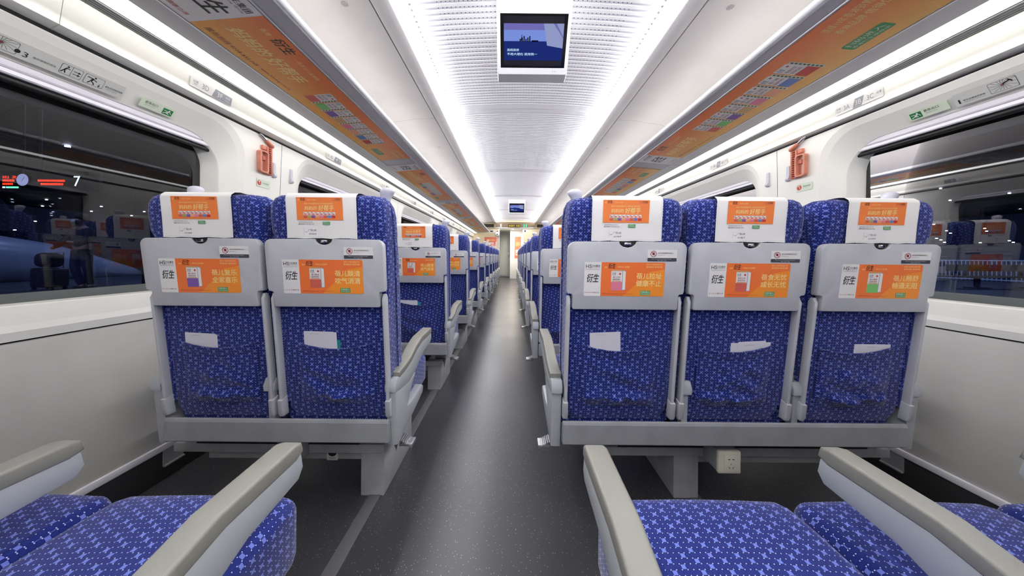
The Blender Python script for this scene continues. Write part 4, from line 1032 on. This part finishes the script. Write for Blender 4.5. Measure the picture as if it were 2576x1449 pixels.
# ================================================================ SIGNS ON THE WALLS
def wall_print(p, key, nm, y0, zref, lab, cat, Up=None, x=None, group=None):
    """p drawn from its left end; reads along the wall"""
    Rr = (0, 1, 0) if key == 'L' else (0, -1, 0)
    o = p.place(nm, (x, y0, zref), Rr, Up or (0, 0, 1), None, (x, y0, zref)); return tag(o, lab, cat, group)
for key in ('L', 'R'):
    q = SD[key]; s = q['s']; side = 'left' if s < 0 else 'right'
    Up = Vector((q['e'][0]-q['d'][0], 0, q['e'][1]-q['d'][1]))
    for k in range(9):
        p = Print(inks('white', 'grey', 'slate')); n = str(3+k)
        if key == 'L':
            p.rect(0, 0, .20, .045, 'white', 0, .003); p.text('过道', .012, .022, .034, .033, 'grey', .0004); p.rect(.016, .014, .030, .016, 'grey', .0004)
            p.text(n+'D', .052, .011, .082, .035, 'grey', .0004)
            p.poly([(.098, .002), (.195, .002), (.197, .040), (.112, .043)], 'grey', .0004); p.text(n+'F', .122, .011, .148, .034, 'white', .0008, .01); p.text('车窗', .163, .022, .186, .033, 'white', .0008, .01); p.text('Window', .163, .011, .186, .017, 'white', .0008)
            y0 = 1.333+.98*k; x = q['d'][0]-s*.002 - .0
        else:
            p.rect(0, 0, .20, .045, 'white', 0, .003); p.text('车窗', .006, .022, .026, .033, 'grey', .0004); p.rect(.008, .012, .026, .014, 'grey', .0004)
            p.text(n+'A', .040, .011, .066, .034, 'grey', .0004); p.poly([(.078, .001), (.116, .001), (.128, .043), (.090, .043)], 'grey', .0004); p.text(n+'B', .090, .011, .116, .034, 'white', .0008, .01)
            p.text(n+'C', .138, .011, .164, .034, 'grey', .0004); p.text('过道', .175, .022, .195, .033, 'grey', .0004)
            y0 = 1.552+.98*k; x = q['d'][0]-s*.002
        t = .25
        o = wall_print(p, key, 'seat_number_plate', y0, H+q['d'][1]+.02, '', 'sign', Up, q['d'][0]+(q['e'][0]-q['d'][0])*t-s*.0035, 'seat number plates')
        o['label'] = ('grey and white seat number plate %s on the %s upper panel' % (n+('D '+n+'F' if key == 'L' else 'A '+n+'B '+n+'C'), side))
    # band above the window: from the window recess up to the gap
    z1_, z0_ = H+.69, H+.585
    def bx(z): return q['xw']+q['lean']*(z-ZS)/.97
    pb = Vector((bx(z0_)+s*.050, 0, z0_)); pt = Vector((bx(z1_-.02)+s*.006, 0, z1_-.025)); Ub = pt-pb
    # emergency exit sign
    p = Print(inks('mint', 'black', 'exitgreen', 'white'))
    Wd = .122
    p.rect(0, 0, Wd, .040, 'mint', 0, .003)
    gx = .078 if key == 'L' else .008; tx = .014 if key == 'L' else .052
    p.text('紧急出口', tx, .020, tx+.044, .031, 'black', .0004, .01); p.text('Emergency Exit', tx+.004, .012, tx+.038, .016, 'black', .0004)
    p.rect(gx, .005, gx+.036, .031, 'exitgreen', .0004)
    p.disc(gx+.023, .0245, .0034, 'white', .0008, 12); p.line(gx+.023, .021, gx+.013, .013, .005, 'white', .0008); p.line(gx+.004, .022, gx+.017, .021, .0024, 'white', .0008); p.line(gx+.014, .014, gx+.024, .010, .003, 'white', .0008); p.line(gx+.003, .009, gx+.013, .014, .003, 'white', .0008); p.line(gx+.026, .020, gx+.032, .013, .0024, 'white', .0008)
    o0 = pb + Ub*.16 - Vector((s*.0035, 0, 0))
    ya = 1.219 if key == 'L' else 1.312
    wall_print(p, key, 'exit_sign', ya, o0.z, 'green and pale emergency exit sign above the %s window' % side, 'sign', Ub, o0.x, 'exit signs')
    # long operating instruction label
    p = Print(inks('label', 'black', 'red', 'grey')); Wd = .50
    p.rect(0, 0, Wd, .050, 'label', 0, .004)
    def web(x0):
        p.rect(x0, .006, x0+.062, .044, 'black', .0004, .004); p.rect(x0+.001, .007, x0+.061, .043, 'label', .0006, .004)
        cx_, cy_ = x0+.031, .027
        for a in range(0, 360, 24):
            r1 = 1/max(abs(math.cos(math.radians(a)))/.029, abs(math.sin(math.radians(a)))/.0165)
            x1_, y1_ = cx_+r1*.5*math.cos(math.radians(a+8)), cy_+r1*.5*math.sin(math.radians(a+8)); x2_, y2_ = cx_+r1*math.cos(math.radians(a)), cy_+r1*math.sin(math.radians(a))
            y2_ = max(.008, min(.043, y2_))
            p.line(cx_, cy_, x1_, y1_, .0009, 'black', .0008); p.line(x1_, y1_, x2_, y2_, .0009, 'black', .0008)
        p.disc(cx_, cy_, .002, 'red', .001, 8)
    if key == 'L':
        web(.19); p.disc(.252, .020, .006, 'black', .001, 8)
        p.text('3', .263, .010, .273, .026, 'black', .0006); p.text('推开玻璃后逃生', .282, .017, .330, .023, 'black', .0006)
        for x0 in (.338, .394):
            p.rect(x0, .008, x0+.050, .042, 'black', .0004, .004); p.rect(x0+.001, .009, x0+.049, .041, 'label', .0006, .004)
        p.disc(.353, .036, .0028, 'black', .0008, 10); p.line(.352, .032, .347, .023, .004, 'black', .0008); p.line(.347, .023, .341, .013, .003, 'black', .0008); p.line(.348, .023, .351, .013, .003, 'black', .0008); p.line(.351, .031, .359, .029, .0025, 'black', .0008)
        p.line(.363, .009, .363, .041, .001, 'black', .0008)
        for yy in (.020, .029): p.line(.367, yy, .380, yy, .002, 'black', .0008); p.poly([(.378, yy-.004), (.385, yy), (.378, yy+.004)], 'black', .0008)
        p.disc(.419, .036, .0028, 'black', .0008, 10); p.line(.416, .032, .411, .022, .0055, 'black', .0008); p.line(.400, .033, .414, .031, .003, 'black', .0008); p.line(.411, .022, .419, .017, .003, 'black', .0008); p.line(.419, .017, .421, .011, .003, 'black', .0008); p.line(.410, .021, .405, .012, .003, 'black', .0008); p.line(.418, .029, .426, .025, .0025, 'black', .0008)
        p.line(.434, .022, .434, .013, .0015, 'black', .0008); p.poly([(.430, .015), (.434, .010), (.438, .015)], 'black', .0008)
        p.text('紧急逃生窗操作说明', .449, .020, .497, .027, 'black', .0006); p.text('Operation of Emergency Exit', .452, .013, .485, .0165, 'black', .0006)
        ya = 1.165-.50
    else:
        p.text('1', .010, .010, .0145, .026, 'black', .0006); p.text('用安全锤敲击玻璃', .022, .015, .075, .021, 'black', .0006); p.text('Strike the glass with hammer', .022, .009, .075, .012, 'black', .0006)
        web(.086); p.line(.118, .030, .135, .036, .004, 'black', .001); p.line(.131, .040, .139, .030, .004, 'black', .001)
        p.text('2', .160, .010, .169, .026, 'black', .0006); p.text('推开击碎的玻璃', .180, .016, .24, .023, 'black', .0006); p.text('Push out the broken glass', .180, .010, .24, .013, 'black', .0006)
        ya = 1.175
    o0 = pb + Ub*.10 - Vector((s*.0035, 0, 0))
    wall_print(p, key, 'instruction_label', ya, o0.z, 'long grey label of emergency window instructions above the %s window' % side, 'sign', Ub, o0.x, 'instruction labels')
    # hammer label
    p = Print(inks('mint', 'red', 'white', 'black')); p.rect(0, 0, .096, .044, 'mint', 0, .003); p.disc(.018, .022, .0145, 'red', .0004)
    p.line(.012, .029, .022, .031, .005, 'white', .0008); p.line(.018, .030, .024, .014, .003, 'white', .0008)
    p.text('紧急破窗锤', .042, .021, .084, .029, 'black', .0004, .01); p.text('Emergency hammer', .050, .014, .080, .017, 'black', .0004)
    ya = 1.745 if key == 'L' else 1.795
    xx = bx(1.40)
    wall_print(p, key, 'hammer_label', ya, 1.375, 'red and pale label under the emergency hammer on the %s wall' % side, 'sign', None, xx-s*.002, 'hammer labels')
    # emergency hammer in its holder: u toward the window beside it (towards the lens), v up, w off the wall
    yh = 1.79 if key == 'L' else 1.77; zh = 1.455; O = (xx, yh, zh)
    r = empty('emergency_hammer', O); tag(r, 'orange emergency hammer in its holder on the %s wall' % side, 'hammer', 'emergency hammers')
    def T(mb): return mb.xf(lambda v: (xx - s*(v.z+.001), yh - v.x, zh + v.y))
    m = MB()
    for k in range(13):
        v = .005+k*.0128; m.box(-.036+k*.0006*-1, -.012-k*.0006, v, v+.0028, .004, .020, .0008)
    m.box(-.044, -.036, 0, .172, .004, .022, .002); m.box(-.014, -.006, 0, .165, .004, .022, .002)
    build('ladder_handle', T(m), orange_h, r, O)
    m = MB(); inner = rrect(.012, .040, .012, .118, .010, 5); outer = rrect(-.008, .053, .002, .130, .016, 5)
    for zz0, zz1 in ((.008, .030),):
        n = len(inner)
        V0 = [(a, b__, zz0) for a, b__ in rrect(.002, .043, .010, .122, .010, 5)]; V1 = [(a, b__, zz0) for a, b__ in outer]
        V2 = [(a, b__, zz1) for a, b__ in rrect(.002, .043, .010, .122, .010, 5)]; V3 = [(a, b__, zz1) for a, b__ in outer]
        m.loft([V0, V1, V3, V2, V0], cap=False)
    build('guard_loop', T(m), orange_h, r, O)
    m = MB(); m.box(.0, .026, .140, .164, .0, .020, .002); m.box(-.002, .022, .078, .102, .0, .018, .002); m.box(-.010, .006, .0, .165, .0, .007, .001); build('clip', T(m), orange_h, r, O)
    m = MB(); m.tube([(-.052, .172, .018), (-.046, .176, .018), (-.004, .196, .018), (0, .198, .018)], .012, 12, radii=[.006, .0125, .011, .009]); build('hammer_head', T(m), orange_h, r, O)
    m = MB(); m.tube([(-.002, .197, .018), (.030, .214, .018), (.040, .219, .018), (.046, .222, .018)], .007, 10, radii=[.007, .007, .005, .001]); build('steel_tip', T(m), chrome, r, O)
    # coat hooks
    for yk, lb in ((1.865 if key == 'L' else 1.843, 'nearer the hammer'), (2.01 if key == 'L' else 1.99, 'past the panel joint')):
        for nn in range(0, 1):
            m = MB(); O = (xx, yk, 1.50)
            pl = [(.0, -.02), (.0, .066), (.008, .070), (.012, .062), (.011, .020), (.013, .004), (.018, -.004), (.021, -.012), (.018, -.020), (.010, -.024)]
            m.prism([(xx-s*a, 1.475+b__) for a, b__ in pl], 'Y', yk-.011, yk+.011, .004)
            tag(build('coat_hook', m, hookm, None, O), 'small pale coat hook on the %s wall %s' % (side, lb), 'hook', 'coat hooks')
    # bolted bracket where the seat rail meets the wall
    for k in range(2):
        yk = 1.345+.98*k
        if k == 0 or True:
            m = MB(); m.box(*sorted((q['xw'], q['xw']-s*.012)), yk-.04, yk+.04, .058, .064); m.box(*sorted((q['xw']-s*.0, q['xw']-s*.004)), yk-.04, yk+.04, .058, .127)
            tag(build('wall_bracket', m, pedgrey, None, (q['xw'], yk, .09), smooth=0), 'grey bracket low on the %s wall beside the %s row' % (side, ordn[k]), 'bracket', 'wall brackets')

# ================================================================ THE STATION OUTSIDE (night)
asph = mat('platform_paving', (52, 56, 70), 0.6, mottle=.3, mscale=1.5)
bluelight = mat('train_paint', (150, 158, 184), 0.3, coat=.4)
m = MB(); m.box(-60, -1.9, -12, 60, -.02, .12); tag(build('platform_left', m, asph, None, (-9, 8, 0), smooth=0), 'dark station platform beyond the left windows', 'platform')['kind'] = 'structure'
m = MB(); m.box(2.1, 60, -12, 60, -.02, .06); tag(build('platform_right', m, asph, None, (12, 8, 0), smooth=0), 'dark station platform beyond the right windows', 'platform')['kind'] = 'structure'
can = mat('canopy_dark', (40, 38, 44), .6)
m = MB(); m.box(-60, 60, -12, 60, 6.6, 6.9); o = build('canopy_roof', m, can, None, (0, 20, 6.6), smooth=0); o['kind'] = 'structure'
# white train nose standing at the next platform
nose = empty('high_speed_train', (-14.6, 9, .0)); tag(nose, 'pale blue lit nose of another train beyond the left platform', 'train'); O = (-14.6, 9, 0)
rings = []
for yy, top, hw in ((-8, 2.1, 1.6), (2, 2.05, 1.6), (6, 1.75, 1.6), (8.3, 1.52, 1.55), (9.5, 1.28, 1.45), (10.4, .98, 1.3), (11.2, .68, 1.05), (12.0, .42, .7), (12.5, .28, .3)):
    rings.append([(-15.6+x, yy, z) for x, z in rrect(-hw, hw, .02, top, min(hw, top)*.42, 6)])
m = MB(); m.loft(rings); build('body_shell', m, bluelight, nose, O, smooth=60)
m = MB(); rings = []
for yy, top, hw in ((-8, 3.2, 1.4), (4, 3.1, 1.35), (6.5, 2.6, 1.2), (8.2, 1.95, 1.0), (9.3, 1.5, .7)):
    rings.append([(-15.6+x, yy, z) for x, z in rrect(-hw, hw, 1.2, top, .4, 5)])
m.loft(rings); build('windscreen', m, mat('windscreen_black', (8, 9, 14), .1), nose, O, smooth=60)
# departure board, clock, track number
O = (-12.4, 8, H+1.9); r = empty('departure_board', O); tag(r, 'black departure board with red lettering seen through left window', 'sign')
m = MB(); m.box(-14.2, -11.0, 8.03, 8.12, H+1.62, H+2.15, .01); build('board', m, black, r, O)
p = Print({'r': led_r, 'g': emis('led_mint', (120, 255, 190), 1.6), 'w': led_w})
def XB(zx): return (zx/3.37-1288)*8/FY
p.text('552  次', XB(0), .33, XB(118), .41, 'r', 0, .03)
for row_, x0, x1 in ((.25, 0, 115), (.16, 0, 92), (.255, 300, 540), (.165, 325, 520)):
    n = int((x1-x0)/13)
    for i in range(n):
        a = XB(x0+i*13); p.rect(a, row_, a+.032, row_+.055, 'r'); p.rect(a+.008, row_+.012, a+.02, row_+.055, 'r', .001)
p.rect(XB(0), .075, XB(24), .12, 'w'); p.rect(XB(30), .075, XB(138), .12, 'g')
m = MB(); m.tube([(-12.6, 8.07, H+2.1), (-12.6, 8.07, 6.6)], .03, 8); build('hanger', m, black, r, O)
board_r, board_O = r, O
p.place('lettering', (0, 8.028, H+1.62), (1, 0, 0), (0, 0, 1), r, O)
O = (XB(213), 7.9, H+1.9); r = empty('station_clock', O); tag(r, 'round lit white station clock through left window', 'clock')
m = MB(); m.tube([(O[0], 7.95, O[2]), (O[0], 8.0, O[2])], .165, 28); build('case', m, black, r, O)
m = MB(); m.tube([(O[0], 7.97, O[2]+.15), (O[0], 7.97, 6.6)], .02, 8); build('hanger', m, black, r, O)
p = Print({'f': emis('clock_face', (176, 180, 226), .8), 'b': ink['slate']}); p.disc(0, 0, .158, 'f', 0, 28); p.line(0, 0, .05, .07, .012, 'b', .002); p.line(0, 0, -.02, -.05, .010, 'b', .002)
p.place('face', (O[0], 7.945, O[2]), (1, 0, 0), (0, 0, 1), r, O)
p = Print({'w': led_w}); p.text('7', 0, 0, .17, .27, 'w', 0, .02)
p.place('track_number', (XB(607), 8.028, H+1.76), (1, 0, 0), (0, 0, 1), board_r, board_O)
# canopy downlights seen as points
glow = emis('platform_lamp', (235, 240, 255), 30)
ptsL = [(117, 503), (107, 519), (255, 520), (230, 532), (331, 543), (89, 557), (37, 579), (363, 533), (166, 369), (174, 370)]
ptsR = [(2366, 475), (2390, 505), (2349, 565), (2381, 581), (2391, 587), (2459, 556), (2477, 575), (2482, 582), (2356, 600), (2367, 604), (2376, 610), (2539, 606), (2549, 610), (2466, 611), (2539, 487)]
gi_ = 0
for lst, side in ((ptsL, 'left'), (ptsR, 'right')):
    me = None
    for (px, py) in lst:
        dx_, dy_ = px-1288, py-645; ux = dx_+dy_*math.sin(ROLL); uy = dy_-dx_*math.sin(ROLL)
        dz_ = 5.55 if uy < -90 else 3.4 if uy < -60 else 1.9; yy = dz_*FY/-uy
        xx = ux*yy/FY; rr_ = .012*yy/10+.01
        if abs(xx) > 57: continue
        m = MB(); m.tube([(xx, yy, H+dz_), (xx, yy, H+dz_+.04)], rr_*1.6, 10)
        o = build('platform_lamp', m, glow, None, (xx, yy, H+dz_))
        if H+dz_ < 6.5: hs = MB(); hs.tube([(xx, yy, H+dz_+.05), (xx, yy, 6.6)], .012, 6); build('hanger', hs, black, o, (xx, yy, H+dz_))
        tag(o, 'tiny bright lamp in the dark beyond the %s window' % side, 'lamp', 'platform lamps beyond the %s window' % side)
# right platform: railing and bench
rl = empty('platform_railing', (21, 14, .06)); tag(rl, 'pale vertical bar railing far beyond the right window', 'railing'); O = (21, 14, .06)
railm = mat('railing_pale', (170, 186, 222), .4)
post = MB(); post.box(20.985, 21.015, 0, .028, .08, 1.0, .004)
po0 = None
for k in range(76):
    if po0 is None: po0 = build('post', post, railm, rl, (21, 0, .06)); po0.location = (0, 9.5-14, 0)
    else:
        c = po0.copy(); C.objects.link(c); c.parent = rl; c.location = (0, 9.5+k*.128-14, 0)
m = MB()
for zz in (.12, .96): m.box(20.97, 21.03, 9.4, 19.3, zz, zz+.04)
build('horizontal_rail', m, railm, rl, O)
bn = empty('platform_bench', (15.6, 9.9, .06)); tag(bn, 'dark metal bench standing on the right platform', 'bench'); O = (15.6, 9.9, .06)
bmat_ = mat('bench_dark', (22, 26, 40), .5)
m = MB(); m.box(14.2, 17.6, 9.75, 10.2, .42, .47, .01); build('seat', m, bmat_, bn, O)
m = MB(); m.box(14.7, 17.6, 10.2, 10.26, .62, .84, .01); build('back', m, bmat_, bn, O)
for xx in (15.3, 17.2):
    m = MB(); m.box(xx-.05, xx+.05, 9.9, 10.0, .06, .42, .01); m.box(xx-.25, xx+.25, 9.8, 10.1, .06, .10, .01); m.box(xx-.03, xx+.03, 10.2, 10.24, .42, .7); build('leg', m, bmat_, bn, O)
# distant carriages beyond the railing
dtm = mat('distant_train', (60, 72, 110), .4)
m = MB(); m.box(27, 30, 2, 34, .1, 1.55, .2); m.box(27.2, 29.8, 2, 34, 1.5, 1.8, .1); o = tag(build('parked_train', m, dtm, None, (28, 12, 0)), 'dim blue parked train behind the right platform railing', 'train')
# person with suitcase
def person():
    O = (-9.95, 7.0, .12)
    r = empty('person', O); tag(r, 'person in dark jacket pulling a black suitcase beyond left window', 'person')
    def skin(nm, J, E, rad, m_, lvl=2):
        me = bpy.data.meshes.new(nm); me.from_pydata(J, E, []); o = bpy.data.objects.new(nm, me); C.objects.link(o); o.parent = r
        md = o.modifiers.new('s', 'SKIN'); sb = o.modifiers.new('d', 'SUBSURF'); sb.levels = sb.render_levels = lvl
        for v, rr_ in zip(me.skin_vertices[0].data, rad): v.radius = rr_ if isinstance(rr_, tuple) else (rr_, rr_)
        me.skin_vertices[0].data[0].use_root = True; me.materials.append(m_); return o
    sk = mat('skin_tone', (150, 110, 95), .6); jk = mat('dark_jacket', (26, 28, 44), .8); tr_ = mat('dark_trousers', (24, 34, 66), .8); hr_ = mat('dark_hair', (14, 12, 14), .7)
    J = [(0, 0, .92), (0, 0, 1.15), (0, -.01, 1.38), (0, -.02, 1.48), (0, -.04, 1.58), (0, -.05, 1.66), (.10, 0, .88), (.20, -.05, .50), (.12, .06, .10), (.22, -.05, .05), (-.10, 0, .88), (-.02, -.1, .50), (.10, -.06, .10), (.20, -.17, .05),
         (.17, 0, 1.38), (.26, -.08, 1.12), (.10, -.22, 1.08), (.02, -.26, 1.10), (-.17, 0, 1.38), (-.36, -.02, 1.14), (-.56, -.05, .98), (-.63, -.05, .95)]
    E = [(0, 1), (1, 2), (2, 3), (3, 4), (4, 5), (0, 6), (6, 7), (7, 8), (8, 9), (0, 10), (10, 11), (11, 12), (12, 13), (2, 14), (14, 15), (15, 16), (16, 17), (2, 18), (18, 19), (19, 20), (20, 21)]
    rad = [(.15, .11), (.14, .10), (.15, .10), .055, (.085, .10), (.07, .085), .09, .065, .045, .04, .09, .065, .045, .04, .065, .048, .036, .035, .065, .048, .036, .035]
    skin('body', J, E, rad, sk)
    Jj = [J[0], J[1], J[2], J[14], J[15], J[16], J[18], J[19], J[20]]; Ej = [(0, 1), (1, 2), (2, 3), (3, 4), (4, 5), (2, 6), (6, 7), (7, 8)]
    skin('jacket', Jj, Ej, [(.155, .13), (.165, .13), (.175, .13), .085, .068, .052, .085, .068, .052], jk)
    Jt = [(0, 0, .96), J[6], J[7], J[8], J[10], J[11], J[12]]; skin('trousers', Jt, [(0, 1), (1, 2), (2, 3), (0, 4), (4, 5), (5, 6)], [(.125, .11), .105, .082, .065, .105, .082, .065], tr_)
    m = MB(); bm = bmesh.new(); bmesh.ops.create_uvsphere(bm, u_segments=14, v_segments=10, radius=.108)
    for v in bm.verts: v.co = Vector((v.co.x, v.co.y*1.05+.0, max(v.co.z, -.06)*1.0+1.665))
    m.bm_add(bm); o = build('hair', m, hr_, r, (0, 0, 0)); 
    for fx, fy in ((.16, .02), (.15, -.12)):
        m = MB(); m.box(fx-.11, fx+.15, fy-.07, fy+.05, 0, .10, .035, seg=3); build('shoe', m, hr_, r, (0, 0, 0))
    m = MB(); m.box(-.05, .05, -.155, -.13, 1.55, 1.62, .015); build('face_mask', m, mat('mask_pale', (150, 170, 200), .7), r, (0, 0, 0))
    r.location = (-9.95, 7.0, .12)
    return r
person()
def suitcase(x, y, z, w, h, d, lab, handle=True, bag=None):
    O = (x, y, z); r = empty('suitcase', O); tag(r, lab, 'suitcase')
    dk_ = bpy.data.materials.get('suitcase_black') or mat('suitcase_black', (14, 15, 22), .5)
    m = MB(); m.box(x-w/2, x+w/2, y-d/2, y+d/2, z+.05, z+h, .05, seg=3); build('shell', m, dk_, r, O)
    for sx in (-1, 1):
        for sy in (-1, 1):
            m = MB(); m.tube([(x+sx*w*.38-.02, y+sy*d*.35, z+.03), (x+sx*w*.38+.02, y+sy*d*.35, z+.03)], .03, 10); build('wheel', m, dk_, r, O)
    if handle:
        m = MB(); m.tube([(x-.05, y+.13, z+h-.1), (x-.05, y+.13, z+h+.36), (x+.12, y+.13, z+h+.36), (x+.12, y+.13, z+h-.1)], .01, 6); build('pull_handle', m, alu, r, O)
    return r
suitcase(-10.69, 7.0, .12, .52, .50, .3, 'black wheeled suitcase with backpack shape beside the walking person')
m = MB(); m.box(-10.93, -10.45, 6.86, 7.12, .63, .97, .12, seg=4)
tag(build('backpack', m, mat('backpack_black', (12, 13, 18), .7), None, (-10.69, 7.0, .63), smooth=60), 'black backpack lying on top of the wheeled suitcase', 'bag')
suitcase(-8.55, 7.3, .12, .46, .5, .3, 'dark suitcase partly hidden behind the left wall seat', False)
m = MB(); bm = bmesh.new(); bmesh.ops.create_uvsphere(bm, u_segments=16, v_segments=12, radius=.2)
for v in bm.verts: v.co = Vector((v.co.x*1.05-8.5, v.co.y*.8+7.3, max(v.co.z, -.12)*1.05+.76))
m.bm_add(bm); tag(build('travel_bag', m, mat('bag_pink', (170, 120, 140), .8), None, (-8.5, 7.3, .6)), 'pinkish soft bag lying on the dark suitcase beyond left window', 'bag')
for (x, y, e, c) in ((-10.5, 3.0, 170, (.5, .62, 1)), (-8, 14, 140, (.5, .65, 1)), (13, 6, 200, (.5, .62, 1)), (17, 15, 330, (.55, .7, 1)), (-12.5, 12, 110, (.5, .62, 1))):
    l = bpy.data.lights.new('platform_light', 'AREA'); l.shape = 'DISK'; l.size = 1.2; l.energy = e; l.color = c
    lo = bpy.data.objects.new('platform_canopy_light', l); C.objects.link(lo); lo.location = (x, y, 6.4)
